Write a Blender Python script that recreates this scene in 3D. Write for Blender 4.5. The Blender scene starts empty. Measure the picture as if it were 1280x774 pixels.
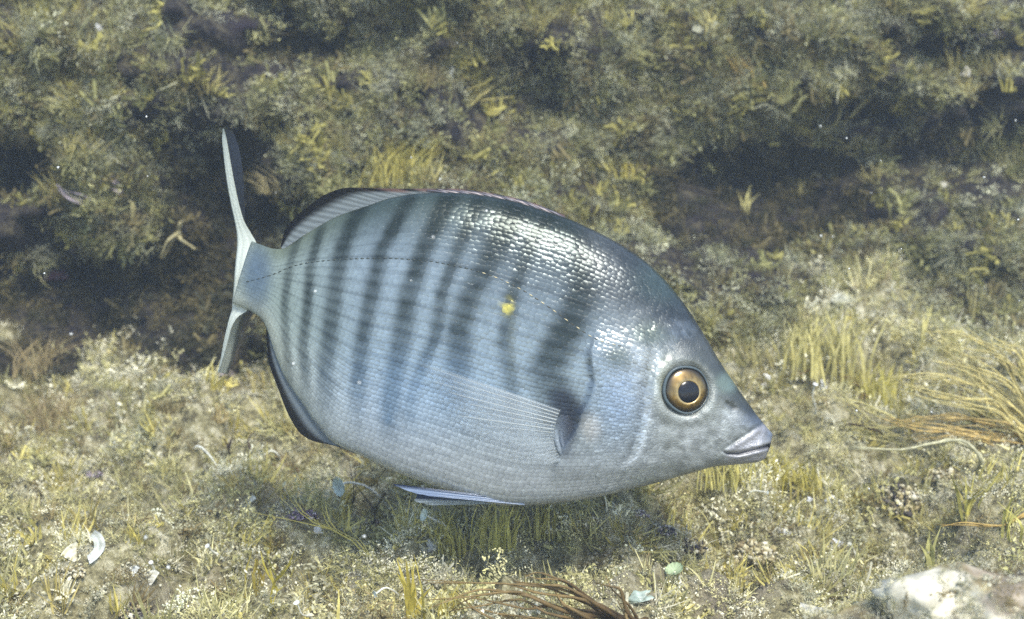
import bpy, bmesh, math, random
import numpy as np
from mathutils import Vector, Matrix, Euler
from mathutils.bvhtree import BVHTree

random.seed(7)
rng = np.random.default_rng(11)
S = bpy.context.scene
COL = S.collection

# ------------------------------------------------------------------ camera
D = 0.65                                   # metres from the lens to the fish
FOV = math.radians(40.0)
PITCH = math.radians(10.0)
F_PX = 640 / math.tan(FOV / 2)             # focal length in photo pixels
KPX = D / F_PX                             # metres per photo pixel at the fish
CAM = np.array([0.0, -0.65, 0.25])
AR = np.array([1.0, 0, 0])
AF = np.array([0, math.cos(PITCH), -math.sin(PITCH)])
AU = np.array([0, math.sin(PITCH), math.cos(PITCH)])
cd = bpy.data.cameras.new("camera")
cam = bpy.data.objects.new("camera", cd)
COL.objects.link(cam)
cam.location = CAM
cam.rotation_euler = (math.pi / 2 - PITCH, 0, 0)
cd.sensor_width = 36
cd.angle = FOV
cd.clip_start = 0.01
cd.clip_end = 100
cd.dof.use_dof = True
cd.dof.focus_distance = 0.635
cd.dof.aperture_fstop = 11.0
S.camera = cam

# ------------------------------------------------------------------ world and sun
SUN_DIR = Vector((0.24, -0.58, 0.78)).normalized()      # towards the sun
elev = math.asin(SUN_DIR.z)
azim = math.atan2(SUN_DIR.x, SUN_DIR.y)
W = bpy.data.worlds.new("World")
S.world = W
W.use_nodes = True
nt = W.node_tree
bg = nt.nodes["Background"]
sky = nt.nodes.new("ShaderNodeTexSky")
sky.sky_type = 'NISHITA'
sky.sun_disc = False
sky.sun_elevation = elev
sky.sun_rotation = azim
nt.links.new(sky.outputs[0], bg.inputs[0])
bg.inputs[1].default_value = 0.15
sd = bpy.data.lights.new("sun", 'SUN')
sd.energy = 2.4
sd.angle = math.radians(17)
sd.color = (1.0, 0.96, 0.86)
sun = bpy.data.objects.new("sun", sd)
COL.objects.link(sun)
sun.location = (0, 0, 3)
sun.rotation_euler = SUN_DIR.to_track_quat('Z', 'Y').to_euler()

S.view_settings.view_transform = 'Standard'
S.view_settings.look = 'None'
S.view_settings.exposure = 1.22
S.view_settings.gamma = 1.0
S.cycles.use_denoising = False
S.cycles.adaptive_threshold = 0.004
S.cycles.max_bounces = 8
S.cycles.transparent_max_bounces = 16
S.cycles.volume_bounces = 1

# ------------------------------------------------------------------ numpy noise
def _hash(ix, iy, iz, seed):
    h = (ix * 374761393 + iy * 668265263 + iz * 2147483647 + seed * 974711) & 0xFFFFFFFF
    h = ((h ^ (h >> 13)) * 1274126177) & 0xFFFFFFFF
    h = (h ^ (h >> 16)) & 0xFFFFFFFF
    return h / 4294967295.0

def vnoise(x, y, z, seed=0):
    x, y, z = np.broadcast_arrays(np.asarray(x, float), np.asarray(y, float), np.asarray(z, float))
    ix, iy, iz = [np.floor(a).astype(np.int64) for a in (x, y, z)]
    fx, fy, fz = x - ix, y - iy, z - iz
    fx, fy, fz = [f * f * f * (f * (f * 6 - 15) + 10) for f in (fx, fy, fz)]
    r = 0
    for dx in (0, 1):
        for dy in (0, 1):
            for dz in (0, 1):
                w = (fx if dx else 1 - fx) * (fy if dy else 1 - fy) * (fz if dz else 1 - fz)
                r = r + w * _hash(ix + dx, iy + dy, iz + dz, seed)
    return r * 2 - 1

def fbm(x, y, z=0.0, octaves=4, seed=0, gain=0.5):
    a, f, r = 1.0, 1.0, 0.0
    for o in range(octaves):
        r = r + a * vnoise(np.asarray(x) * f + 17.3 * o, np.asarray(y) * f, np.asarray(z) * f, seed + o)
        a *= gain
        f *= 2.03
    return r

def sstep(a, b, x):
    t = np.clip((np.asarray(x, float) - a) / (b - a), 0, 1)
    return t * t * (3 - 2 * t)

def pchip(xs, ys, x):
    xs, ys = np.asarray(xs, float), np.asarray(ys, float)
    h = np.diff(xs)
    d = np.diff(ys) / h
    m = np.zeros_like(ys)
    m[0], m[-1] = d[0], d[-1]
    for i in range(1, len(xs) - 1):
        if d[i - 1] * d[i] > 0:
            w1, w2 = 2 * h[i] + h[i - 1], h[i] + 2 * h[i - 1]
            m[i] = (w1 + w2) / (w1 / d[i - 1] + w2 / d[i])
    x = np.clip(np.asarray(x, float), xs[0], xs[-1])
    i = np.clip(np.searchsorted(xs, x, side='right') - 1, 0, len(xs) - 2)
    t = (x - xs[i]) / h[i]
    return ((1 + 2 * t) * (1 - t) ** 2 * ys[i] + t * (1 - t) ** 2 * h[i] * m[i]
            + t * t * (3 - 2 * t) * ys[i + 1] + t * t * (t - 1) * h[i] * m[i + 1])

def lin(r, g, b):
    f = lambda c: (c / 255 / 12.92) if c <= 10 else (((c / 255) + 0.055) / 1.055) ** 2.4
    return np.array([f(r), f(g), f(b)])

# ------------------------------------------------------------------ materials
def new_mat(name):
    m = bpy.data.materials.new(name)
    m.use_nodes = True
    return m, m.node_tree, m.node_tree.nodes["Principled BSDF"]

def simple_mat(name, col, rough=0.6, metal=0.0, coat=0.0, noise=0.25, scale=300.0, spec=0.4, trans=0.0, bump=0.0):
    m, t, p = new_mat(name)
    tc = t.nodes.new("ShaderNodeTexCoord")
    n = t.nodes.new("ShaderNodeTexNoise")
    n.inputs["Scale"].default_value = scale
    n.inputs["Detail"].default_value = 4
    t.links.new(tc.outputs["Object"], n.inputs["Vector"])
    mx = t.nodes.new("ShaderNodeMixRGB")
    mx.inputs[1].default_value = (*[c * (1 - noise) for c in col], 1)
    mx.inputs[2].default_value = (*[min(1, c * (1 + noise)) for c in col], 1)
    t.links.new(n.outputs[0], mx.inputs[0])
    t.links.new(mx.outputs[0], p.inputs["Base Color"])
    p.inputs["Roughness"].default_value = rough
    p.inputs["Metallic"].default_value = metal
    p.inputs["Coat Weight"].default_value = coat
    p.inputs["Specular IOR Level"].default_value = spec
    if bump:
        b = t.nodes.new("ShaderNodeBump")
        b.inputs["Strength"].default_value = bump
        b.inputs["Distance"].default_value = 0.001
        t.links.new(n.outputs[0], b.inputs["Height"])
        t.links.new(b.outputs[0], p.inputs["Normal"])
    if trans:
        add_translucent(t, p, mx.outputs[0], trans)
    return m

def add_translucent(t, p, colsock, fac):
    tr = t.nodes.new("ShaderNodeBsdfTranslucent")
    t.links.new(colsock, tr.inputs[0])
    ms = t.nodes.new("ShaderNodeMixShader")
    ms.inputs[0].default_value = fac
    t.links.new(p.outputs[0], ms.inputs[1])
    t.links.new(tr.outputs[0], ms.inputs[2])
    out = t.nodes["Material Output"]
    t.links.new(ms.outputs[0], out.inputs[0])

def tint_mat(name, where, rough=0.75, trans=0.25, spec=0.25, alpha=None, metal=0.0):
    """colour read from the attribute 'tint' (of the instance or of the mesh), a little noise on top"""
    m, t, p = new_mat(name)
    a = t.nodes.new("ShaderNodeAttribute")
    a.attribute_type = where
    a.attribute_name = "tint"
    tc = t.nodes.new("ShaderNodeNewGeometry")
    n = t.nodes.new("ShaderNodeTexNoise")
    n.inputs["Scale"].default_value = 260
    n.inputs["Detail"].default_value = 3
    t.links.new(tc.outputs["Position"], n.inputs["Vector"])
    mp = t.nodes.new("ShaderNodeMapRange")
    mp.inputs[1].default_value = 0.3
    mp.inputs[2].default_value = 0.7
    mp.inputs[3].default_value = 0.72
    mp.inputs[4].default_value = 1.28
    t.links.new(n.outputs[0], mp.inputs[0])
    vm = t.nodes.new("ShaderNodeVectorMath")
    vm.operation = 'SCALE'
    t.links.new(a.outputs["Color"], vm.inputs[0])
    t.links.new(mp.outputs[0], vm.inputs["Scale"])
    t.links.new(vm.outputs[0], p.inputs["Base Color"])
    p.inputs["Roughness"].default_value = rough
    p.inputs["Specular IOR Level"].default_value = spec
    p.inputs["Metallic"].default_value = metal
    if trans:
        add_translucent(t, p, vm.outputs[0], trans)
    return m

def ground_mat(name, dark, mid, pale, purple):
    m, t, p = new_mat(name)
    g = t.nodes.new("ShaderNodeNewGeometry")
    def noise(scale, detail=5, rough=0.6):
        n = t.nodes.new("ShaderNodeTexNoise")
        n.inputs["Scale"].default_value = scale
        n.inputs["Detail"].default_value = detail
        n.inputs["Roughness"].default_value = rough
        t.links.new(g.outputs["Position"], n.inputs["Vector"])
        return n
    n1, n2, n3 = noise(14), noise(110, 6, 0.7), noise(420, 4, 0.7)
    r1 = t.nodes.new("ShaderNodeValToRGB")
    r1.color_ramp.elements[0].position = 0.36
    r1.color_ramp.elements[0].color = (*dark, 1)
    r1.color_ramp.elements[1].position = 0.66
    r1.color_ramp.elements[1].color = (*pale, 1)
    e = r1.color_ramp.elements.new(0.5)
    e.color = (*mid, 1)
    t.links.new(n2.outputs[0], r1.inputs[0])
    mp = t.nodes.new("ShaderNodeMapRange")
    mp.inputs[1].default_value = 0.52
    mp.inputs[2].default_value = 0.68
    t.links.new(n1.outputs[0], mp.inputs[0])
    mx = t.nodes.new("ShaderNodeMixRGB")
    mx.inputs[2].default_value = (*purple, 1)
    t.links.new(mp.outputs[0], mx.inputs[0])
    t.links.new(r1.outputs[0], mx.inputs[1])
    mx2 = t.nodes.new("ShaderNodeMixRGB")
    mx2.blend_type = 'OVERLAY'
    mx2.inputs[0].default_value = 0.7
    t.links.new(mx.outputs[0], mx2.inputs[1])
    t.links.new(n3.outputs[0], mx2.inputs[2])
    t.links.new(mx2.outputs[0], p.inputs["Base Color"])
    p.inputs["Roughness"].default_value = 0.9
    p.inputs["Specular IOR Level"].default_value = 0.2
    b = t.nodes.new("ShaderNodeBump")
    b.inputs["Strength"].default_value = 0.9
    b.inputs["Distance"].default_value = 0.004
    ad = t.nodes.new("ShaderNodeMath")
    t.links.new(n2.outputs[0], ad.inputs[0])
    t.links.new(n3.outputs[0], ad.inputs[1])
    t.links.new(ad.outputs[0], b.inputs["Height"])
    t.links.new(b.outputs[0], p.inputs["Normal"])
    return m

# ------------------------------------------------------------------ object helpers
def mesh_from(name, verts, faces, smooth=True):
    me = bpy.data.meshes.new(name)
    me.from_pydata([tuple(v) for v in verts], [], [tuple(f) for f in faces])
    me.polygons.foreach_set("use_smooth", [smooth] * len(me.polygons))
    me.update()
    return me

def add_tint(me, cols, attr="tint"):
    a = me.attributes.new(attr, 'FLOAT_COLOR', 'POINT')
    c = np.ones((len(me.vertices), 4), np.float32)
    c[:, :3] = cols
    a.data.foreach_set("color", c.ravel())

def link(name, me, mat=None, parent=None, loc=None):
    o = bpy.data.objects.new(name, me)
    COL.objects.link(o)
    if mat and me is not None and not me.materials:
        me.materials.append(mat)
    if parent is not None:
        o.parent = parent
    if loc is not None:
        o.location = loc
    return o

def tag(o, label=None, cat=None, group=None, kind=None):
    if label: o["label"] = label
    if cat: o["category"] = cat
    if group: o["group"] = group
    if kind: o["kind"] = kind
    return o

def empty(name, loc):
    o = bpy.data.objects.new(name, None)
    o.empty_display_size = 0.01
    COL.objects.link(o)
    o.location = loc
    return o

class MB:
    """collects tubes, ribbons and blobs into one mesh"""
    def __init__(s):
        s.v, s.f, s.c, s.n = [], [], [], 0
    def add(s, v, f, col=(1, 1, 1)):
        v = np.asarray(v, float)
        s.v.append(v)
        s.f += [tuple(i + s.n for i in q) for q in f]
        c = np.asarray(col, float)
        s.c.append(np.broadcast_to(c, v.shape).copy())
        s.n += len(v)
    def tube(s, pts, rad, sides=6, col=(1, 1, 1), cap=True):
        pts = np.asarray(pts, float)
        n = len(pts)
        rad = np.broadcast_to(np.asarray(rad, float), (n,))
        tan = np.gradient(pts, axis=0)
        tan /= np.linalg.norm(tan, axis=1)[:, None] + 1e-12
        ref = np.array([0.31, 0.17, 0.93])
        a = np.cross(tan, ref)
        a /= np.linalg.norm(a, axis=1)[:, None] + 1e-12
        b = np.cross(tan, a)
        th = np.arange(sides) * 2 * math.pi / sides
        v = (pts[:, None] + rad[:, None, None] * (np.cos(th)[None, :, None] * a[:, None] + np.sin(th)[None, :, None] * b[:, None])).reshape(-1, 3)
        f = []
        for i in range(n - 1):
            for j in range(sides):
                k = (j + 1) % sides
                f.append((i * sides + j, i * sides + k, (i + 1) * sides + k, (i + 1) * sides + j))
        if cap:
            f.append(tuple(range(sides - 1, -1, -1)))
            f.append(tuple((n - 1) * sides + j for j in range(sides)))
        if np.ndim(col) == 2:
            col = np.repeat(np.asarray(col), sides, axis=0)
        s.add(v, f, col)
    def ribbon(s, pts, wid, side, col=(1, 1, 1)):
        pts = np.asarray(pts, float)
        n = len(pts)
        wid = np.broadcast_to(np.asarray(wid, float), (n,))
        side = np.asarray(side, float)
        if side.ndim == 1:
            side = np.broadcast_to(side, (n, 3))
        v = np.stack([pts - side * wid[:, None] / 2, pts + side * wid[:, None] / 2], 1).reshape(-1, 3)
        f = [(2 * i, 2 * i + 1, 2 * i + 3, 2 * i + 2) for i in range(n - 1)]
        if np.ndim(col) == 2:
            col = np.repeat(np.asarray(col), 2, axis=0)
        s.add(v, f, col)
    def blob(s, c, r, col=(1, 1, 1), jit=0.25):
        vs, fs = ICO
        sc = np.asarray(r, float) * (1 + jit * (rng.random((len(vs), 1)) - 0.5) * 2)
        s.add(np.asarray(c) + vs * sc, fs, col)
    def mesh(s, name, smooth=True, tint=True):
        me = mesh_from(name, np.concatenate(s.v), s.f, smooth)
        if tint:
            add_tint(me, np.concatenate(s.c))
        return me

def _ico(sub):
    bm = bmesh.new()
    bmesh.ops.create_icosphere(bm, subdivisions=sub, radius=1)
    v = np.array([x.co[:] for x in bm.verts])
    f = [[q.index for q in p.verts] for p in bm.faces]
    bm.free()
    return v, f
ICO = _ico(1)
ICO2 = _ico(3)

def rot_to(nrm, spin):
    q = Vector(nrm).to_track_quat('Z', 'Y')
    return (q.to_matrix() @ Matrix.Rotation(spin, 3, 'Z')).to_euler()

# ------------------------------------------------------------------ the seabed and the rock slope
PITS = ((-0.085, 0.085, 0.026, 0.034), (-0.2, -0.03, 0.028, 0.034), (-0.13, 0.09, 0.018, 0.022), (0.2, 0.07, 0.024, 0.036), (0.245, 0.25, 0.03, 0.03), (-0.22, 0.13, 0.05, 0.02), (0.20, 0.40, 0.09, 0.035), (-0.27, 0.03, 0.02, 0.022), (0.07, 0.0, 0.018, 0.016), (-0.17, 0.03, 0.014, 0.018), (0.13, 0.04, 0.014, 0.016))

def floor_z(x, y):
    x, y = np.asarray(x, float), np.asarray(y, float)
    slope = 0.10 + 0.10 * sstep(-0.30, 0.22, x)
    z = np.where(y > 0, slope * y, 0.06 * y)
    z = np.where(y > 0.6, slope * 0.6 + 0.05 * (y - 0.6), z)
    far = 1 - sstep(1.0, 3.0, np.hypot(x, y))
    z = z + far * (0.022 * fbm(x * 5, y * 5, 0, 3, 3) + 0.020 * fbm(x * 19, y * 19, 0, 3, 5) + 0.0095 * fbm(x * 62, y * 62, 0, 3, 9))
    # hollows seen in the turf of the foreground
    for (hx, hy, r, d) in PITS:
        z = z - d * np.exp(-((x - hx) ** 2 + (y - hy) ** 2) / r ** 2)
    return z

HOLLOWS = ((-0.285, 0.062, 0.13, 0.055, 0.13), (0.195, 0.150, 0.115, 0.050, 0.17), (-0.205, 0.155, 0.055, 0.055, 0.12), (-0.37, 0.175, 0.05, 0.028, 0.09), (-0.15, 0.262, 0.05, 0.022, 0.08), (0.02, 0.215, 0.07, 0.02, 0.05), (0.34, 0.262, 0.06, 0.018, 0.06), (0.28, 0.215, 0.05, 0.016, 0.05))

def wall_y(x, z):
    x, z = np.asarray(x, float), np.asarray(z, float)
    yb = pchip([-3, -0.5, -0.3, -0.1, 0.15, 0.4, 0.7, 3], [0.50, 0.26, 0.27, 0.29, 0.32, 0.37, 0.50, 0.9], x)
    y = yb + 0.50 * np.clip(z - 0.05, 0, None) + 2.4 * np.clip(z - 0.55, 0, None) ** 2
    for (hx, hz, rx, rz, dep) in HOLLOWS:
        y = y + dep * np.exp(-((x - hx) / rx) ** 2) * np.exp(-((z - hz) / rz) ** 2)
    y = y + 0.045 * fbm(x * 5, z * 8, 0, 2, 21) + 0.034 * fbm(x * 13, z * 22, y * 6, 3, 25) + 0.013 * fbm(x * 55, z * 55, 0, 3, 31)
    return y

def grid_mesh(name, X, Y, Z):
    n, m = X.shape
    v = np.stack([X, Y, Z], -1).reshape(-1, 3)
    i = np.arange((n - 1) * m).reshape(n - 1, m)[:, :-1]
    f = np.stack([i, i + 1, i + m + 1, i + m], -1).reshape(-1, 4)
    me = bpy.data.meshes.new(name)
    me.vertices.add(len(v))
    me.vertices.foreach_set("co", v.ravel())
    me.loops.add(f.size)
    me.loops.foreach_set("vertex_index", f.ravel())
    me.polygons.add(len(f))
    me.polygons.foreach_set("loop_start", np.arange(len(f)) * 4)
    me.polygons.foreach_set("use_smooth", np.ones(len(f), bool))
    me.update(calc_edges=True)
    me.validate()
    return me, v, f

def warp(a, b, inner0, inner1, n_in, n_out):
    return np.concatenate([np.linspace(a, inner0, n_out, endpoint=False), np.linspace(inner0, inner1, n_in, endpoint=False), np.linspace(inner1, b, n_out)])

fx = warp(-4, 4, -0.6, 0.75, 360, 24)
fy = warp(-4, 1.6, -0.35, 0.75, 320, 20)
FX, FY = np.meshgrid(fx, fy)
seabed_me, fv, ff = grid_mesh("seabed", FX, FY, floor_z(FX, FY))
wx = warp(-4, 4, -0.75, 0.85, 400, 24)
wz = warp(-0.15, 0.95, -0.05, 0.5, 190, 14)
WX, WZ = np.meshgrid(wx, wz)
wall_me, wv, wf = grid_mesh("rock_slope", WX, wall_y(WX, WZ), WZ)
M_floor = ground_mat("seabed_crust", lin(80, 75, 58), lin(150, 143, 106), lin(212, 206, 176), lin(132, 124, 106))
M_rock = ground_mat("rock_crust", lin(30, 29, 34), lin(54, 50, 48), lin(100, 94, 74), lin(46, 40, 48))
seabed = tag(link("seabed", seabed_me, M_floor), "pale crusty seabed under the fish", kind="structure")
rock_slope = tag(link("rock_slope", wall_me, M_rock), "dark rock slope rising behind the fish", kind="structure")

BV = BVHTree.FromPolygons([Vector(p) for p in np.concatenate([fv, wv])],
                          [list(map(int, q)) for q in ff] + [list(map(int, q)) for q in wf + len(fv)])

def ray(px, py):
    d = AF + (px - 640) / F_PX * AR - (py - 387) / F_PX * AU
    hit, nrm, idx, dist = BV.ray_cast(Vector(CAM), Vector(d).normalized())
    if nrm.dot(Vector(d)) > 0:
        nrm = -nrm
    return np.array(hit), np.array(nrm), float(np.dot(np.array(hit) - CAM, AF))

def to_px(p):
    q = np.asarray(p, float) - CAM
    z = q @ AF
    return 640 + F_PX * (q @ AR) / z, 387 - F_PX * (q @ AU) / z

# ------------------------------------------------------------------ turf prototypes (unit size)
def filament(mb, base, d, length, width, bend, segs=3, col=(1, 1, 1), taper=True):
    d = d / np.linalg.norm(d)
    side = np.cross(d, rng.normal(size=3))
    side /= np.linalg.norm(side) + 1e-9
    t = np.linspace(0, 1, segs + 1)[:, None]
    bv = rng.normal(size=3) * bend
    pts = base + d * t * length + bv * t ** 2 * length
    w = width * (1 - 0.8 * t[:, 0] ** 1.5) if taper else np.full(segs + 1, width)
    shade = np.asarray(col) * (0.85 + 0.3 * rng.random())
    mb.ribbon(pts, w, side, shade)

def proto_fuzz(n, up, width):
    mb = MB()
    for _ in range(n):
        d = rng.normal(size=3)
        d[2] = abs(d[2]) * up + 0.15
        b = rng.normal(size=3) * np.array([0.38, 0.38, 0.05])
        filament(mb, b, d, 0.5 + 0.7 * rng.random(), width * (0.6 + 0.8 * rng.random()), 0.35)
    return mb

def proto_puff(n, leaf=0.10):
    """a crumbly cushion: short wandering twigs set with tiny scales"""
    mb = MB()
    for _ in range(n):
        d = rng.normal(size=3)
        d[2] = abs(d[2]) + 0.2
        d /= np.linalg.norm(d)
        p = rng.normal(size=3) * np.array([0.40, 0.40, 0.04])
        for k in range(9):
            d = d + rng.normal(size=3) * 0.35
            d /= np.linalg.norm(d)
            p = p + d * 0.10
            a, b = rng.normal(size=3), rng.normal(size=3)
            a /= np.linalg.norm(a)
            b = np.cross(a, b)
            b /= np.linalg.norm(b)
            L, w = leaf * (0.6 + 0.8 * rng.random()), leaf * 0.45 * (0.6 + 0.8 * rng.random())
            tip = 0.75 + 0.5 * k / 8
            mb.add([p - a * L * .5, p + b * w * .5, p + a * L * .5, p - b * w * .5], [(0, 1, 2), (0, 2, 3)], np.ones(3) * tip * (0.8 + 0.4 * rng.random()))
    return mb

def proto_branch(n):
    mb = MB()
    for _ in range(n):
        d = rng.normal(size=3)
        d[2] = abs(d[2]) + 0.4
        d /= np.linalg.norm(d)
        p = rng.normal(size=3) * np.array([0.35, 0.35, 0.03])
        L = 0.6 + 0.6 * rng.random()
        filament(mb, p, d, L, 0.05, 0.2, 3)
        for k in range(6):
            q = p + d * L * (0.25 + 0.13 * k)
            e = d + rng.normal(size=3) * 0.8
            filament(mb, q, e, L * 0.32 * (1.2 - 0.1 * k), 0.05, 0.3, 2)
    return mb

def proto_crumb(n):
    mb = MB()
    vs = np.array([(1, 0, 0), (-1, 0, 0), (0, 1, 0), (0, -1, 0), (0, 0, 1), (0, 0, -1)], float)
    fs = [(0, 2, 4), (2, 1, 4), (1, 3, 4), (3, 0, 4), (2, 0, 5), (1, 2, 5), (3, 1, 5), (0, 3, 5)]
    for _ in range(n):
        p = rng.normal(size=3) * np.array([0.5, 0.5, 0.25])
        p[2] = abs(p[2])
        r = 0.04 + 0.10 * rng.random() ** 2
        R = np.array(Euler(rng.random(3) * 6).to_matrix())
        mb.add(p + (vs * r * (0.6 + 0.8 * rng.random((1, 3)))) @ R.T, fs, np.ones(3) * (0.75 + 0.5 * rng.random()))
    return mb

def proto_blades(n):
    mb = MB()
    for _ in range(n):
        d = np.array([rng.normal() * 0.22, rng.normal() * 0.22, 1.0])
        b = rng.normal(size=3) * np.array([0.3, 0.3, 0.02])
        filament(mb, b, d, 0.5 + 0.8 * rng.random(), 0.05 + 0.06 * rng.random(), 0.14, 4)
    return mb

def proto_leafy(n):
    mb = MB()
    for _ in range(n):
        d = rng.normal(size=3)
        d[2] = abs(d[2]) + 0.3
        b = rng.normal(size=3) * np.array([0.4, 0.4, 0.05])
        filament(mb, b, d, 0.35 + 0.5 * rng.random(), 0.14 + 0.12 * rng.random(), 0.5, 3, taper=False)
    return mb

M_turf = tint_mat("turf_filaments", 'INSTANCER')
# the prototype's own light and dark strands ride on a second attribute: multiply
t_ = M_turf.node_tree
vm_ = [n for n in t_.nodes if n.bl_idname == "ShaderNodeVectorMath"][0]
own = t_.nodes.new("ShaderNodeAttribute")
own.attribute_type = 'GEOMETRY'
own.attribute_name = "strand"
mul_ = t_.nodes.new("ShaderNodeVectorMath")
mul_.operation = 'MULTIPLY'
src_ = vm_.inputs[0].links[0].from_socket
t_.links.new(src_, mul_.inputs[0])
t_.links.new(own.outputs["Color"], mul_.inputs[1])
t_.links.new(mul_.outputs[0], vm_.inputs[0])

protos = []
def reg(mb):
    me = mesh_from("turf_clump", np.concatenate(mb.v), mb.f, True)
    add_tint(me, np.concatenate(mb.c), "strand")
    me.materials.append(M_turf)
    protos.append(me)
    return len(protos) - 1
K_fuzz = [reg(proto_fuzz(80, 0.7, 0.07)) for _ in range(4)]
K_puff = [reg(proto_puff(26, lf)) for lf in (0.08, 0.10, 0.13, 0.17)]
K_branch = [reg(proto_branch(9)) for _ in range(4)]
K_crumb = [reg(proto_crumb(75)) for _ in range(3)]
K_blade = [reg(proto_blades(16)) for _ in range(3)]
K_leaf = [reg(proto_leafy(22)) for _ in range(3)]

proto_col = bpy.data.collections.new("turf_prototypes")
for k, me in enumerate(protos):
    o = bpy.data.objects.new("turf_prototype_%02d" % k, me)
    proto_col.objects.link(o)

def scatter_tree():
    g = bpy.data.node_groups.new("turf_scatter", 'GeometryNodeTree')
    g.interface.new_socket("Geometry", in_out='INPUT', socket_type='NodeSocketGeometry')
    g.interface.new_socket("Geometry", in_out='OUTPUT', socket_type='NodeSocketGeometry')
    gi, go = g.nodes.new("NodeGroupInput"), g.nodes.new("NodeGroupOutput")
    ci = g.nodes.new("GeometryNodeCollectionInfo")
    ci.inputs["Collection"].default_value = proto_col
    ci.inputs["Separate Children"].default_value = True
    ci.inputs["Reset Children"].default_value = True
    iop = g.nodes.new("GeometryNodeInstanceOnPoints")
    iop.inputs["Pick Instance"].default_value = True
    def att(name, typ):
        a = g.nodes.new("GeometryNodeInputNamedAttribute")
        a.data_type = typ
        a.inputs["Name"].default_value = name
        return a.outputs["Attribute"]
    e2r = g.nodes.new("FunctionNodeEulerToRotation")
    L = g.links.new
    L(gi.outputs[0], iop.inputs["Points"])
    L(ci.outputs[0], iop.inputs["Instance"])
    L(att("which", 'INT'), iop.inputs["Instance Index"])
    L(att("turn", 'FLOAT_VECTOR'), e2r.inputs[0])
    L(e2r.outputs[0], iop.inputs["Rotation"])
    L(att("size", 'FLOAT_VECTOR'), iop.inputs["Scale"])
    L(iop.outputs[0], go.inputs[0])
    return g
SCATTER = scatter_tree()

def scatter(name, label, P, N, which, size, tint, lean=0.35):
    me = bpy.data.meshes.new(name)
    n = len(P)
    me.vertices.add(n)
    me.vertices.foreach_set("co", np.asarray(P, np.float32).ravel())
    rot = np.zeros((n, 3), np.float32)
    for i in range(n):
        d = N[i] + rng.normal(size=3) * lean
        rot[i] = rot_to(d, rng.random() * 6.283)
    me.attributes.new("which", 'INT', 'POINT').data.foreach_set("value", np.asarray(which, np.int32))
    me.attributes.new("turn", 'FLOAT_VECTOR', 'POINT').data.foreach_set("vector", rot.ravel())
    me.attributes.new("size", 'FLOAT_VECTOR', 'POINT').data.foreach_set("vector", np.asarray(size, np.float32).ravel())
    c = np.ones((n, 4), np.float32)
    c[:, :3] = tint
    me.attributes.new("tint", 'FLOAT_COLOR', 'POINT').data.foreach_set("color", c.ravel())
    o = tag(link(name, me), label, kind="stuff")
    md = o.modifiers.new("scatter", 'NODES')
    md.node_group = SCATTER
    return o

OLIVE = lin(180, 175, 120)
STRAW = lin(210, 203, 150)
CREAM = lin(228, 223, 194)
BROWN = lin(146, 132, 92)
YELLOW = lin(206, 194, 116)
GREYG = lin(178, 176, 146)

def floor_norm(x, y, e=0.004):
    zx = (floor_z(x + e, y) - floor_z(x - e, y)) / (2 * e)
    zy = (floor_z(x, y + e) - floor_z(x, y - e)) / (2 * e)
    n = np.stack([-zx, -zy, np.ones_like(zx)], -1)
    return n / np.linalg.norm(n, axis=1)[:, None]

def wall_norm(x, z, e=0.004):
    yx = (wall_y(x + e, z) - wall_y(x - e, z)) / (2 * e)
    yz = (wall_y(x, z + e) - wall_y(x, z - e)) / (2 * e)
    n = np.stack([yx, -np.ones_like(yx), yz], -1)
    return n / np.linalg.norm(n, axis=1)[:, None]

def pick(choices, p, n):
    return rng.choice(len(choices), n, p=np.array(p) / np.sum(p)), choices

# floor turf
n = 60000
x = rng.uniform(-0.62, 0.75, n)
y = rng.uniform(-0.32, 0.62, n)
dens = 0.80 + 0.45 * fbm(x * 16, y * 16, 2.0, 3, 41)
for (hx, hy, r, d) in PITS[:4] + PITS[7:]:
    dens = dens - 0.8 * np.exp(-((x - hx) ** 2 + (y - hy) ** 2) / (0.8 * r) ** 2)
keep = rng.random(n) < dens
x, y = x[keep], y[keep]
n = len(x)
z = floor_z(x, y)
u = fbm(x * 11, y * 11, 7.0, 2, 51)
lawn = 0.15 + 0.6 * np.exp(-((x - 0.08) / 0.12) ** 2 - ((y - 0.06) / 0.07) ** 2)
kind_r = rng.random(n)
which = np.zeros(n, int)
size = np.zeros((n, 3))
tint = np.zeros((n, 3))
for i in range(n):
    r = kind_r[i] + 0.18 * u[i]
    if r >= 0.68 and r < 0.88 and random.random() > lawn[i]:
        r = random.random() * 0.68
    if r < 0.36:
        w, s, c = random.choice(K_crumb), random.uniform(0.003, 0.0085), random.choice((CREAM, CREAM, STRAW, GREYG)) * random.uniform(0.45, 1.25)
    elif r < 0.56:
        w, s, c = random.choice(K_fuzz[:1] + K_puff), random.uniform(0.004, 0.0105), random.choice((OLIVE, STRAW, CREAM, GREYG)) * random.uniform(0.7, 1.2)
    elif r < 0.68:
        w, s, c = random.choice(K_branch + K_puff), random.uniform(0.006, 0.013), random.choice((OLIVE, STRAW, BROWN)) * random.uniform(0.7, 1.2)
    elif r < 0.88:
        w, s, c = random.choice(K_blade), random.uniform(0.008, 0.017), random.choice((STRAW, YELLOW, OLIVE)) * random.uniform(0.7, 1.15)
    else:
        w, s, c = random.choice(K_leaf), random.uniform(0.004, 0.008), random.choice((YELLOW, OLIVE, BROWN, CREAM)) * random.uniform(0.7, 1.2)
    if u[i] > 0.12 and random.random() < 0.22:
        w, s, c = random.choice(K_puff), random.uniform(0.010, 0.019), random.choice((OLIVE, STRAW, GREYG, CREAM)) * random.uniform(0.75, 1.1)
    which[i] = w
    size[i] = (s, s, s * random.uniform(0.7, 1.3))
    tint[i] = c
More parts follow.
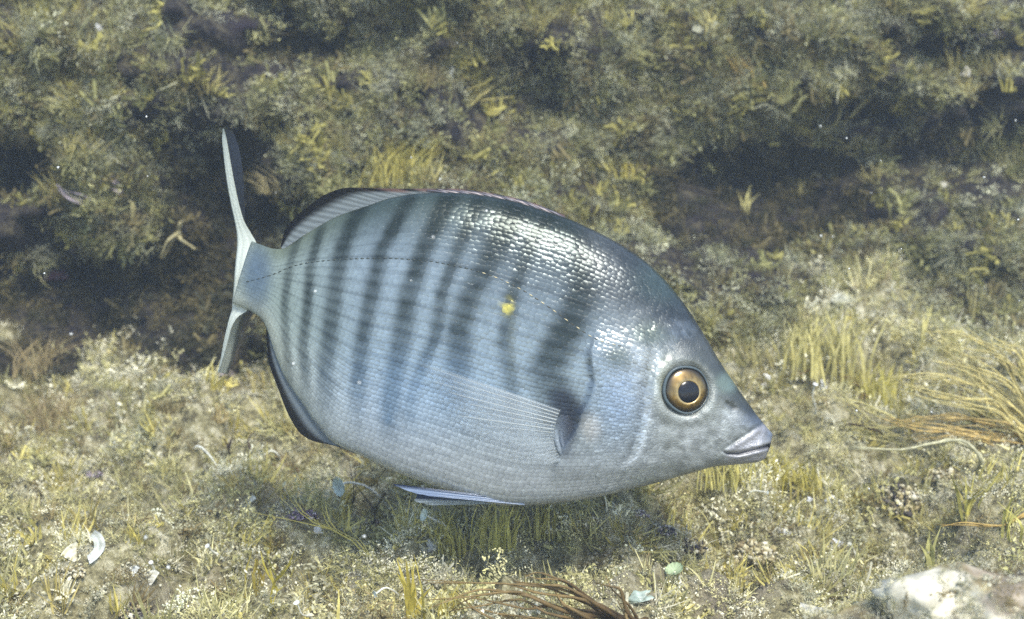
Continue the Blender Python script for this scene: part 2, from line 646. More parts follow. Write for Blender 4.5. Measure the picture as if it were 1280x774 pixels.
scatter("seabed_turf", "fuzzy straw coloured algal turf covering the seabed", np.stack([x, y, z - 0.001], -1), floor_norm(x, y) * 0.6 + np.array([0, 0, 0.6]), which, size, np.clip(tint, 0, 0.9))

# slope turf
n = 46000
x = rng.uniform(-0.72, 0.85, n)
z = rng.uniform(0.0, 0.48, n)
y = wall_y(x, z)
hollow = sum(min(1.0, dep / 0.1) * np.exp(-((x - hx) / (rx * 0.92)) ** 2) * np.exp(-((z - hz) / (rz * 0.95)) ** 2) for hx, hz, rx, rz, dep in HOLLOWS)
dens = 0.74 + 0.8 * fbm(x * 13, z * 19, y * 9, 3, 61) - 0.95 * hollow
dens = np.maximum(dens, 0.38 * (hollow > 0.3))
keep = rng.random(n) < dens
hol = hollow[keep]
x, y, z = x[keep], y[keep], z[keep]
n = len(x)
which = np.zeros(n, int)
size = np.zeros((n, 3))
tint = np.zeros((n, 3))
kind_r = rng.random(n)
for i in range(n):
    r = kind_r[i]
    if r < 0.30:
        w, s, c = random.choice(K_crumb), random.uniform(0.004, 0.010), random.choice((CREAM, STRAW)) * random.uniform(0.45, 1.2)
    elif r < 0.60:
        w, s, c = random.choice(K_fuzz[:1] + K_puff + K_puff), random.uniform(0.006, 0.015), random.choice((OLIVE, CREAM, STRAW, BROWN, GREYG)) * random.uniform(0.6, 1.1)
    elif r < 0.86:
        w, s, c = random.choice(K_branch + K_puff), random.uniform(0.007, 0.015), random.choice((OLIVE, GREYG, BROWN)) * random.uniform(0.6, 1.1)
    else:
        w, s, c = random.choice(K_leaf), random.uniform(0.006, 0.012), random.choice((YELLOW, OLIVE, BROWN)) * random.uniform(0.6, 1.1)
    if hol[i] > 0.45:                                   # sparse turf in the hollows, its brown darkened to paint in their shade
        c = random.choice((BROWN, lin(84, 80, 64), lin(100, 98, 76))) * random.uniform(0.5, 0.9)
    which[i] = w
    size[i] = (s, s, s * random.uniform(0.7, 1.3))
    tint[i] = c
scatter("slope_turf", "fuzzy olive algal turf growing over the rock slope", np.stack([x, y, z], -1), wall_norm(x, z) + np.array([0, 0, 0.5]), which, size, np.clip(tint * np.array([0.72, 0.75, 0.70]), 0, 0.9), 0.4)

# ------------------------------------------------------------------ the fish
# drawn in a plane of its own (photo pixels as units, 0.37 mm each), then given thickness
FO = CAM + D * AF                           # middle of the fish plane
def FP(px, py, d=0.0):
    """plane position (pixels) and distance behind the plane (pixels) -> metres from the fish's root"""
    px, py, d = np.asarray(px, float), np.asarray(py, float), np.asarray(d, float)
    return (((px - 640) * KPX)[..., None] * AR + ((387 - py) * KPX)[..., None] * AU + (d * KPX)[..., None] * AF) + (FO - FROOT)
FROOT = FO + (630 - 640) * KPX * AR + (387 - 440) * KPX * AU
fish = empty("fish", FROOT)
tag(fish, "silver grey fish with dark vertical bars, a golden eye and a pointed snout", "fish")

TH = math.atan2(205, 669)
AX, NX = np.array([math.cos(TH), math.sin(TH)]), np.array([-math.sin(TH), math.cos(TH)])
A0 = np.array([296.0, 342.0])
def to_st(p):
    q = np.asarray(p, float) - A0
    return q @ AX, q @ NX
def to_xy(s, t):
    return A0[0] + s * AX[0] + t * NX[0], A0[1] + s * AX[1] + t * NX[1]

TOPC = [(309, 300), (334, 309), (349, 310), (378, 293), (418, 271), (459, 257), (490, 247), (545, 241), (600, 244), (650, 254), (700, 270), (750, 292), (800, 322), (830, 350), (856, 382), (880, 419), (900, 453), (925, 490), (938, 508), (946, 519), (953, 527.5), (961, 537), (968.5, 546.5)]
BOTC = [(286, 380), (304, 387), (322, 398), (343, 447), (356, 475), (378, 506), (396, 531), (420, 555), (460, 573), (500, 592), (540, 606), (580, 620), (620, 630), (660, 631), (700, 628), (740, 622), (780, 613), (820, 603), (860, 592), (890, 583.5), (915, 581), (930, 579.5), (940, 578.5), (950, 576.5), (957, 573)]
def contour(c):
    st = sorted((to_st(p) for p in c), key=lambda q: q[0])
    return np.array([q[0] for q in st]), np.array([q[1] for q in st])
ts, tt = contour(TOPC)
bs, bt = contour(BOTC)
ws = [0, 40, 80, 160, 260, 360, 450, 520, 580, 630, 660, 685, 704]
ww = [10, 13, 21, 37, 50, 57, 59, 56, 49, 38, 28, 19, 13]
SMAX = min(ts[-1], bs[-1])
def halfw(s): return pchip(ws, ww, s)
def bend(s): return 34 * np.clip(1 - np.asarray(s, float) / 210, 0, 1) ** 2
def cross(s, phi):
    """body surface: s along the axis, phi 0 at the back, pi at the belly (0..pi is the near side)"""
    T, B = pchip(ts, tt, s), pchip(bs, bt, s)
    c, h = (T + B) / 2, (B - T) / 2
    endf = np.clip((SMAX - s) / 14, 0, 1) ** 0.5
    t = c - h * np.cos(phi)
    sn = np.sin(phi)
    d = -halfw(s) * endf * np.sign(sn) * np.abs(sn) ** 0.75
    return t, d

EX, EY = 851.5, 484.5
def mouth_y(x): return pchip([897, 906, 918, 930, 944, 956, 970], [560, 564.5, 565, 563, 559.5, 557.5, 556], x)
EDGE_Y = [395, 440, 475, 497, 512, 530, 552, 580, 600]
EDGE_X = [745, 733, 738, 732, 722, 718, 703, 692, 690]
PRE_Y = [400, 440, 480, 530, 565, 585]
PRE_X = [812, 815, 809, 801, 790, 770]
def relief(x, y):
    """how far the gill cover, cheek and eye socket stand out of the flank, in pixels"""
    r = 6.0 * sstep(-1.5, 2, x - np.interp(y, EDGE_Y, EDGE_X)) * sstep(400, 450, y) * (1 - sstep(575, 605, y)) * (1 - sstep(770, 850, x))
    r = r + 2.2 * sstep(-1, 3, x - np.interp(y, PRE_Y, PRE_X)) * sstep(420, 450, y) * (1 - sstep(570, 590, y)) * (1 - sstep(830, 880, x))
    r = r - 2.0 * np.exp(-((x - np.interp(y, PRE_Y, PRE_X) + 9) / 4) ** 2) * sstep(440, 480, y) * (1 - sstep(560, 585, y))
    e = np.hypot(x - EX, y - EY)
    r = r + 3.0 * np.exp(-((e - 38) / 7) ** 2) - 3.0 * (1 - sstep(26, 34, e))
    r = r + 3.0 * np.exp(-(((x - 848) * 0.6 + (y - 416) * 0.3) / 16) ** 2 - ((y - 410) / 17) ** 2)
    # cheek folds, nostril
    my = y - mouth_y(x)
    mo = sstep(896, 904, x)
    r = r + mo * (-3.6 * (1 + 0.9 * sstep(938, 960, x)) * np.exp(-(my / 2.0) ** 2) + 1.9 * sstep(902, 922, x) * (np.exp(-((my + 5.2) / 3.2) ** 2) + np.exp(-((my - 5.0) / 3.0) ** 2)))
    r = r + 0.7 * np.sin((y - 500 + 0.35 * (x - 820)) / 5.2) * np.exp(-((x - 835) / 26) ** 2 - ((y - 560) / 22) ** 2)
    r = r - 2.5 * np.exp(-((x - 912) / 5) ** 2 - ((y - 508) / 3.2) ** 2) - 2.0 * np.exp(-((x - 903) / 3) ** 2 - ((y - 502) / 3) ** 2)
    r = r + (0.45 * fbm(x / 6, y / 6, 0, 4, 71) + 0.9 * fbm(x / 22, y / 16, 2, 2, 73)) * sstep(760, 830, x)
    gy = y - (555 - (x - 905) * 0.604)
    r = r + (-2.2 * np.exp(-(gy / 2.6) ** 2) + 1.6 * np.exp(-((gy - 6) / 4) ** 2)) * sstep(893, 906, x) * (1 - sstep(940, 952, x))
    return r

BARS = [([(371, 295), (362, 332), (356, 381), (358, 419), (362, 460)], 7, .65), ([(401, 287), (390, 332), (386, 389), (381, 430), (384, 470)], 8, .8),
        ([(452, 258), (431, 306), (422, 359), (418, 400), (412, 445), (410, 490)], 13, .92), ([(514, 250), (480, 314), (470, 362), (461, 404), (454, 445), (450, 500)], 12, .95),
        ([(562, 248), (532, 314), (514, 370), (504, 430), (495, 479), (490, 520)], 15, .95), ([(600, 250), (577, 306), (555, 366), (547, 422), (529, 460), (515, 500)], 10, .85),
        ([(646, 256), (615, 325), (589, 370), (577, 407), (577, 445), (570, 480)], 19, .92), ([(690, 270), (667, 295), (640, 370), (630, 430), (637, 463), (640, 490)], 11, .75),
        ([(748, 288), (738, 330), (727, 370), (697, 430), (682, 463), (694, 500)], 27, .97)]
def pig(x, y, row=None):
    """skin pigment of the fish (linear albedo) and how silvery it is"""
    x, y = np.asarray(x, float), np.asarray(y, float)
    n = 0.5 + 0.5 * fbm(x / 26, y / 26, 3.0, 3, 81)
    nf = 0.5 + 0.5 * fbm(x / 5, y / 5, 3.0, 2, 83)
    s, t = to_st(np.stack([x, y], -1))
    T, B = pchip(ts, tt, s), pchip(bs, bt, s)
    v = np.clip((t - T) / np.maximum(B - T, 1), 0, 1)
    back, silver, belly = lin(56, 68, 64), lin(120, 132, 137), lin(162, 168, 171)
    c = back + (silver - back) * sstep(0.0, 0.32, v)[..., None]
    c = c + (belly - c) * sstep(0.6, 0.95, v)[..., None]
    yel = lin(134, 142, 116)
    c = c + (yel - c) * (0.5 * (1 - sstep(330, 480, x)))[..., None]
    # bars, broken into dashes by the pale scale rows
    bar = np.zeros_like(x)
    for pts, w, k in BARS:
        ys_ = [p[1] for p in pts]
        xs_ = [p[0] for p in pts]
        bx = np.interp(y, ys_, xs_)
        fade = sstep(ys_[0] - 25, ys_[0] + 5, y) * (1 - sstep(ys_[-2] + 10, ys_[-1] + 62, y))
        bar = np.maximum(bar, k * np.exp(-np.abs((x - bx) / (w * 0.92)) ** 3.4) * fade)
    rows = 0.5 + 0.5 * np.cos(v * 2 * math.pi * 19)
    dash = np.where(v < 0.15, 1.0, 0.84 + 0.16 * rows)
    k = np.clip(bar * dash * (0.8 + 0.35 * n), 0, 0.92)
    shoulder = sstep(520, 640, x) * (1 - sstep(770, 800, x)) * (1 - sstep(0.15, 0.5, v))
    c = c * (1 - 0.48 * shoulder[..., None])
    dark = lin(26, 35, 31)
    c = c + (dark - c) * k[..., None]
    # thin olive lines along the rows
    rl = sstep(0.86, 1.0, 0.5 + 0.5 * np.cos(v * 2 * math.pi * 19 + 0.5)) * sstep(0.12, 0.2, v) * (1 - sstep(0.8, 0.95, v)) * (1 - sstep(720, 760, x))
    c = c * (1 - 0.30 * rl[..., None])
    # pale length-wise rows on the belly, olive warmth between the bars
    bl = (0.5 + 0.5 * np.cos(v * 2 * math.pi * 29)) * sstep(0.72, 0.8, v) * (1 - sstep(660, 720, x)) * sstep(430, 500, x)
    c = c * (1 + 0.22 * (bl - 0.4 * sstep(0.72, 0.8, v) * sstep(430, 500, x) * (1 - sstep(660, 720, x))))[..., None]
    # head
    hd = sstep(735, 830, x - (y - 480) * 0.15)
    hc = lin(150, 155, 155) + (lin(112, 118, 112) - lin(150, 155, 155)) * n[..., None] * 0.55
    mott = fbm(x / 9, y / 9, 5, 4, 87)
    hc = hc * (1 + 0.26 * mott[..., None])
    c = c + (hc - c) * hd[..., None]
    top = sstep(690, 790, x) * (1 - sstep(0.12, 0.36, v))
    c = c + (lin(34, 42, 48) - c) * (0.92 * top)[..., None]
    # olive blotches before and above the eye, dusky snout
    for (bx, by, rx, ry, a, col) in ((914, 507, 4.5, 3, .85, (34, 36, 40)), (904, 501, 2.6, 2.4, .8, (34, 36, 40)), (768, 445, 17, 14, .8, (72, 78, 62)), (806, 418, 24, 16, .7, (70, 82, 74)), (915, 499, 22, 12, .85, (62, 66, 62)), (905, 477, 17, 13, .7, (112, 130, 120)),
                                     (880, 440, 22, 26, .6, (76, 80, 78)), (853, 485, 40, 38, .45, (112, 116, 96)), (820, 470, 16, 30, .4, (128, 132, 104)), (940, 528, 26, 12, .5, (92, 102, 118)), (830, 350, 40, 30, .35, (70, 92, 88)),
                                     (700, 496, 17, 15, .95, (26, 28, 36)), (711, 511, 20, 19, .97, (14, 14, 20)), (704, 540, 11, 28, .75, (58, 66, 82)), (712, 530, 8, 14, .9, (26, 26, 36)), (736, 530, 12, 17, .4, (196, 190, 180)), (318, 345, 21, 46, .8, (72, 88, 104)), (489, 520, 5, 8, .7, (60, 84, 104)), (640, 430, 5, 60, .2, (90, 90, 60))):
        c = c + (lin(*col) - c) * (a * np.exp(-(((x - bx) / rx) ** 2 + ((y - by) / ry) ** 2) ** 1.6))[..., None]
    # pinkish grey lips in front of the jaw groove; ridge glint and groove shade painted on the gill cover, dark rear edge
    gy = y - (555 - (x - 905) * 0.604)
    lp = np.maximum(sstep(0, 5, gy) * sstep(896, 912, x), sstep(955, 962, x))
    c = c + (lin(150, 149, 154) - c) * (0.75 * lp)[..., None]
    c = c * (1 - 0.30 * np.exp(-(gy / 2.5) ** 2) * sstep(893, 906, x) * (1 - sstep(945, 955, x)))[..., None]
    my = y - mouth_y(x)
    c = c + (lin(44, 40, 46) - c) * (0.9 * np.exp(-(my / (1.5 + 1.2 * sstep(938, 962, x))) ** 2) * sstep(896, 902, x))[..., None]
    fl = np.exp(-(((x - 963) / 9) ** 2 + ((y - 543) / 10) ** 2))
    c = c + (lin(104, 120, 142) - c) * (0.7 * fl)[..., None]
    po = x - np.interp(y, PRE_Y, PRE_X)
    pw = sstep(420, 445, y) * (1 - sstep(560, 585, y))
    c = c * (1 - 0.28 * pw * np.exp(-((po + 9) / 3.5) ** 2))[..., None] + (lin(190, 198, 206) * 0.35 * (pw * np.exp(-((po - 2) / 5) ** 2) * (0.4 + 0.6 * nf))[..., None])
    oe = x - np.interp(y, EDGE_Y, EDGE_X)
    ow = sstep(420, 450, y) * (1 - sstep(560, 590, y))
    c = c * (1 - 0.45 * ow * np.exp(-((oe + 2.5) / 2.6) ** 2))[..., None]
    c = c + (lin(176, 190, 204) - c) * (0.22 * np.exp(-(((x - 846) / 17) ** 2 + ((y - 412) / 11) ** 2) ** 1.4) * (0.35 + 0.65 * nf))[..., None]  # brow highlight painted into the skin colour
    # a blue tint over the gill cover, then the little yellow patch on the flank
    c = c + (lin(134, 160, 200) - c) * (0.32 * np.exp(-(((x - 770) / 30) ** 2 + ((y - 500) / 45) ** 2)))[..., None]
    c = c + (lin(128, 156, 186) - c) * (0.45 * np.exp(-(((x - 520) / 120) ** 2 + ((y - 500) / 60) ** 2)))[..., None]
    yl = np.exp(-(((x - 634) / 7.5) ** 2 + ((y - 383) / 10) ** 2) ** 2) * sstep(0.35, 0.6, 0.5 + 0.6 * fbm(x / 6, y / 6, 9, 2, 91) + 0.15)
    c = c + (lin(196, 184, 84) - c) * (0.8 * yl)[..., None]
    return c * (0.88 + 0.24 * nf[..., None])

def near_depth(x, y):
    s, t = to_st(np.stack([np.asarray(x, float), np.asarray(y, float)], -1))
    T, B = pchip(ts, tt, s), pchip(bs, bt, s)
    cphi = np.clip(-(t - (T + B) / 2) / np.maximum((B - T) / 2, 1e-3), -1, 1)
    phi = np.arccos(cphi)
    _, d = cross(s, phi)
    return d - relief(x, y) * np.sin(phi) ** 0.5

def fish_mat(name, rough, metal, coat, spec=0.5, bump=0.0, scale=900):
    m, t, p = new_mat(name)
    a = t.nodes.new("ShaderNodeAttribute")
    a.attribute_name = "tint"
    t.links.new(a.outputs["Color"], p.inputs["Base Color"])
    p.inputs["Roughness"].default_value = rough
    p.inputs["Metallic"].default_value = metal
    p.inputs["Coat Weight"].default_value = coat
    p.inputs["Coat Roughness"].default_value = 0.15
    p.inputs["Specular IOR Level"].default_value = spec
    if bump:
        tc = t.nodes.new("ShaderNodeTexCoord")
        n = t.nodes.new("ShaderNodeTexNoise")
        n.inputs["Scale"].default_value = scale
        n.inputs["Detail"].default_value = 3
        t.links.new(tc.outputs["Object"], n.inputs["Vector"])
        b = t.nodes.new("ShaderNodeBump")
        b.inputs["Strength"].default_value = bump
        b.inputs["Distance"].default_value = 0.0006
        t.links.new(n.outputs[0], b.inputs["Height"])
        t.links.new(b.outputs[0], p.inputs["Normal"])
    return m
M_skin = fish_mat("fish_skin", 0.40, 0.25, 0.25, bump=0.6, scale=1300)
M_scale = fish_mat("fish_scale", 0.22, 0.32, 0.0, 0.25)
M_lip = fish_mat("fish_lip", 0.5, 0.0, 0.15, bump=0.5)
M_finray = fish_mat("fin_ray", 0.4, 0.1, 0.2)

def membrane_mat(name, alpha):
    m, t, p = new_mat(name)
    a = t.nodes.new("ShaderNodeAttribute")
    a.attribute_name = "tint"
    t.links.new(a.outputs["Color"], p.inputs["Base Color"])
    p.inputs["Roughness"].default_value = 0.6
    p.inputs["Specular IOR Level"].default_value = 0.1
    ml = t.nodes.new("ShaderNodeMath")
    ml.operation = 'MULTIPLY'
    ml.inputs[1].default_value = alpha
    t.links.new(a.outputs["Alpha"], ml.inputs[0])
    t.links.new(ml.outputs[0], p.inputs["Alpha"])
    return m
M_clear = membrane_mat("clear_fin_membrane", 0.34)
M_dusk = membrane_mat("dusky_fin_membrane", 0.86)

# body: one continuous skin
ns, nph = 360, 220
sv = np.linspace(0, SMAX, ns)
ph = np.linspace(0, 2 * math.pi, nph, endpoint=False)
SG, PG = np.meshgrid(sv, ph, indexing='ij')
TG, DG = cross(SG, PG)
XG, YG = to_xy(SG, TG)
DG = DG - np.sign(np.sin(PG)) * relief(XG, YG) * np.abs(np.sin(PG)) ** 0.5
bv = FP(XG, YG, DG + bend(SG)).reshape(-1, 3)
bf = []
for i in range(ns - 1):
    for j in range(nph):
        k = (j + 1) % nph
        bf.append((i * nph + j, (i + 1) * nph + j, (i + 1) * nph + k, i * nph + k))
bf.append(tuple(range(nph)))
bf.append(tuple((ns - 1) * nph + j for j in reversed(range(nph))))
me = mesh_from("body", bv, bf)
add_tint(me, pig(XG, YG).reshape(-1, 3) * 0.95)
body = link("body", me, M_skin, fish)

# scales: small overlapping shields, rows following the flank
class QM:
    def __init__(s): s.v, s.f, s.c, s.n = [], [], [], 0
sc = MB()
rows_n = 68
fan = np.array([(-0.62, -0.32), (-0.62, 0.32), (0.05, 0.56), (0.42, 0.36), (0.54, 0.0), (0.42, -0.36), (0.05, -0.56), (0.0, 0.0)])
lift = np.array([-1.2, -1.2, -0.75, 0.1, 0.45, 0.1, -0.75, 0.75])
fan_f = [(7, 0, 1), (7, 1, 2), (7, 2, 3), (7, 3, 4), (7, 4, 5), (7, 5, 6), (7, 6, 0)]
rows_s, rows_phi, rows_h = [], [], []
for side in (0, 1):
    for r in range(rows_n):
        v = (r + 0.5) / rows_n
        cphi = 1 - 2 * v
        step = 7.0
        s_ = 8 + (step / 2 if r % 2 else 0)
        while s_ < SMAX - 20:
            T, B = float(pchip(ts, tt, s_)), float(pchip(bs, bt, s_))
            rowh = (B - T) / rows_n
            t_s = (T + B) / 2 - (B - T) / 2 * cphi
            x_, y_ = to_xy(s_, t_s)
            st = step * (0.55 + 0.45 * min(1, rowh / 5.6))
            face = 1 - float(sstep(-6, 6, x_ - np.interp(y_, [280, 340, 380, 410, 440, 480, 530, 590, 640], [800, 826, 862, 866, 826, 816, 816, 818, 828])))
            if face > 0.5 and not (np.hypot(x_ - 700, (y_ - 535) * 0.8) < 16 and True):
                rows_s.append((s_, v, side, st, rowh, x_, y_))
            s_ += st
arr = np.array(rows_s)
fs_, fv_ = arr[:, 0:1], arr[:, 1:2]
# small scales on the gill cover
small = np.where((arr[:, 5:6] > 735) & (arr[:, 6:7] > 430), 0.8, 1.0)
# corners in (s, v): the rear edge points to the tail
ds = -fan[None, :, 0] * arr[:, 3:4] * 1.55 * small
dv = fan[None, :, 1] * 1.5 / rows_n * small
dv = dv * (1 + 0.25 * (rng.random((len(arr), 1)) - .5))
S8, V8 = np.clip(fs_ + ds, 0, SMAX - 1), np.clip(fv_ + dv, 0.001, 0.999)
P8 = np.arccos(1 - 2 * V8)
T8, D8 = cross(S8, P8)
X8, Y8 = to_xy(S8, T8)
R8 = relief(X8, Y8) * np.abs(np.sin(P8)) ** 0.5
jf_ = np.where((arr[:, 5:6] > 742), np.where(arr[:, 1:2] < 0.2, 1.3, 2.2), np.where((arr[:, 5:6] > 560) & (arr[:, 1:2] < 0.5), 1.5, 1.0))
jit = rng.normal(size=(len(arr), 1)) * 0.34 * fan[None, :, 0] + rng.normal(size=(len(arr), 1)) * 0.34 * fan[None, :, 1]
gl = np.clip(np.minimum(arr[:, 4:5], 6.5) / 6.5, 0.3, 1) * 0.85
L8 = (lift[None] * 0.8 + jit * jf_ + 0.15) * gl
sgn = np.where(arr[:, 2:3] > 0.5, 1.0, -1.0)
# outward direction of the section at the scale, so belly and back scales lift properly
e_ = 0.03
Ta, Da = cross(S8, np.clip(P8 - e_, 1e-3, math.pi - 1e-3))
Tb, Db = cross(S8, np.clip(P8 + e_, 1e-3, math.pi - 1e-3))
nt_, nd_ = (Db - Da), -(Tb - Ta)
ln_ = np.hypot(nt_, nd_) + 1e-9
nt_, nd_ = nt_ / ln_, nd_ / ln_
T8 = T8 + nt_ * L8
D8 = D8 - R8 + nd_ * L8
X8b, Y8b = to_xy(S8, T8)
Dall = np.where(sgn < 0, D8, -D8)
PV = FP(X8b, Y8b, Dall + bend(S8)).reshape(-1, 3)
pc = pig(arr[:, 5], arr[:, 6])
pc = pc * (0.93 + 0.14 * rng.random((len(arr), 1)))
pv_ = pig(X8, Y8)
pc8 = (0.8 * pv_ + 0.2 * pc[:, None]) * (0.95 + 0.1 * rng.random((len(arr), 1, 1)))
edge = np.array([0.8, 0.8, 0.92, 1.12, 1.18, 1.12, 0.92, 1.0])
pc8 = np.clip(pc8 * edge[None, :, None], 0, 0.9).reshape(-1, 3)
F8 = []
for i in range(len(arr)):
    for f in fan_f:
        g_ = tuple(i * 8 + q for q in f)
        F8.append(g_ if arr[i, 2] < 0.5 else g_[::-1])
me = mesh_from("scales", PV, F8)
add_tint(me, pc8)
tag(link("scales", me, M_scale, fish), kind="stuff")

# lateral line: a row of small raised pores
LL = [(304, 352), (325, 347), (345, 341), (362, 334), (392, 328), (430, 325), (480, 324), (530, 327), (577, 335), (615, 346), (650, 362), (686, 385), (715, 406), (745, 424), (775, 432)]
mb = MB()
lx = np.linspace(306, 770, 66)
ly = pchip([p[0] for p in LL], [p[1] for p in LL], lx)
for i in range(0, 66):
    x0, y0 = lx[i], ly[i]
    slope = (np.interp(x0 + 3, lx, ly) - np.interp(x0 - 3, lx, ly)) / 6
    xx = x0 + np.array([-2.3, 0, 2.3])
    yy = y0 + slope * np.array([-2.3, 0, 2.3])
    s_, _ = to_st(np.stack([xx, yy], -1))
    for sgn_ in (-1, 1):
        dd = near_depth(xx, yy) - 0.5
        dd = dd if sgn_ < 0 else -dd
        c_ = lin(60, 66, 58) if x0 < 600 else (lin(70, 66, 48) if i % 2 else lin(190, 178, 140))
        mb.tube(FP(xx, yy, dd + bend(s_)), np.array([0.3, 0.8, 0.3]) * KPX * rng.uniform(0.6, 1.1), 5, c_)
me = mb.mesh("lateral_line")
link("lateral_line", me, M_finray, fish)

# eyes
M_pupil = simple_mat("pupil_black", (0.006, 0.007, 0.010), 0.18, 0, 0.12, 0.1, spec=0.25)
M_rim = simple_mat("eye_rim_skin", lin(66, 78, 82), 0.5, 0.0, 0.1, 0.3, 900)
def iris_mat():
    m, t, p = new_mat("golden_iris")
    a = t.nodes.new("ShaderNodeAttribute")
    a.attribute_name = "tint"
    t.links.new(a.outputs["Color"], p.inputs["Base Color"])
    p.inputs["Metallic"].default_value = 0.75
    p.inputs["Roughness"].default_value = 0.32
    p.inputs["Coat Weight"].default_value = 0.6
    p.inputs["Coat Roughness"].default_value = 0.08
    return m
M_iris = iris_mat()
ed = float(near_depth(EX - 36, EY)) * 0.5 + float(near_depth(EX + 36, EY)) * 0.5
tilt = (float(near_depth(EX + 36, EY)) - float(near_depth(EX - 36, EY))) / 72
tilty = (float(near_depth(EX, EY + 36)) - float(near_depth(EX, EY - 36))) / 72
def eye_pt(rr, aa, hh, sg, cx=0, cy=0):
    x = EX + cx + rr * np.cos(aa)
    y = EY + cy + rr * np.sin(aa)
    d = ed + tilt * (x - EX) + tilty * (y - EY) - hh
    return FP(x, y, d * (1 if sg < 0 else -1))
for sg in (-1, 1):
    na = 64
    aa = np.linspace(0, 2 * math.pi, na, endpoint=False)
    # iris: a domed ring, its own radial streaks and a pale inner lip round the pupil
    R_ = np.array([31, 29, 26.5, 23.5, 20.5, 18, 16, 14.8, 13])
    H_ = np.array([-2, 0.4, 2.0, 3.2, 4.2, 4.9, 5.2, 4.8, 3.0])
    RR, AA = np.meshgrid(R_, aa, indexing='ij')
    HH = np.broadcast_to(H_[:, None], RR.shape)
    RR = RR * 0.89
    sh = sstep(15, 30, R_)[:, None]
    V = eye_pt(RR, AA, HH, sg, 2.5 * (1 - sh), 2.5 * (1 - sh))
    m_ = len(R_)
    f = [(i * na + j, i * na + (j + 1) % na, (i + 1) * na + (j + 1) % na, (i + 1) * na + j) for i in range(m_ - 1) for j in range(na)]
    if sg > 0: f = [q[::-1] for q in f]
    nz = 0.5 + 0.5 * fbm(np.cos(AA) * 4, np.sin(AA) * 4, RR / 6, 4, 101) * 1.3
    gold, pale, ol = lin(160, 130, 66), lin(184, 164, 116), lin(50, 46, 38)
    up = 0.5 - 0.5 * np.cos(AA + 2.2)  # gold darkened towards the upper left, a lid shadow painted into the iris
    c = gold * ((0.5 + 0.75 * nz) * (0.62 + 0.38 * up))[..., None]
    c = c + (pale - c) * (0.45 * (1 - sstep(13.5, 16.5 + 2.5 * nz, RR)))[..., None]
    c = c + (ol - c) * (0.9 * sstep(17.5, 25, RR + 3 * (nz - 0.5)))[..., None]
    eye = mesh_from("eye", V.reshape(-1, 3), f)
    add_tint(eye, c.reshape(-1, 3))
    eye_o = link("eye", eye, M_iris, fish)
    R2 = np.array([14.0, 12.0, 9, 6, 3, 0.01])
    H2 = np.array([4.3, 5.4, 6.1, 6.6, 6.9, 7.0])
    RR, AA = np.meshgrid(R2, aa, indexing='ij')
    V = eye_pt(RR, AA, np.broadcast_to(H2[:, None], RR.shape), sg, 2.5, 2.5)
    f = [(i * na + j, i * na + (j + 1) % na, (i + 1) * na + (j + 1) % na, (i + 1) * na + j) for i in range(len(R2) - 1) for j in range(na)]
    if sg > 0: f = [q[::-1] for q in f]
    link("pupil", mesh_from("pupil", V.reshape(-1, 3), f), M_pupil, eye_o)
    mb = MB()
    al = np.linspace(0, 2 * math.pi, 65)
    mb.tube(eye_pt(28.0 + 0.6 * np.sin(al * 2) + 0.4 * np.sin(al * 5), al, 0.5, sg), (1.5 + 0.7 * np.cos(al - 3.4)) * KPX, 8, (1, 1, 1), cap=False)
    link("eye_rim", mb.mesh("eye_rim", tint=False), M_rim, eye_o)

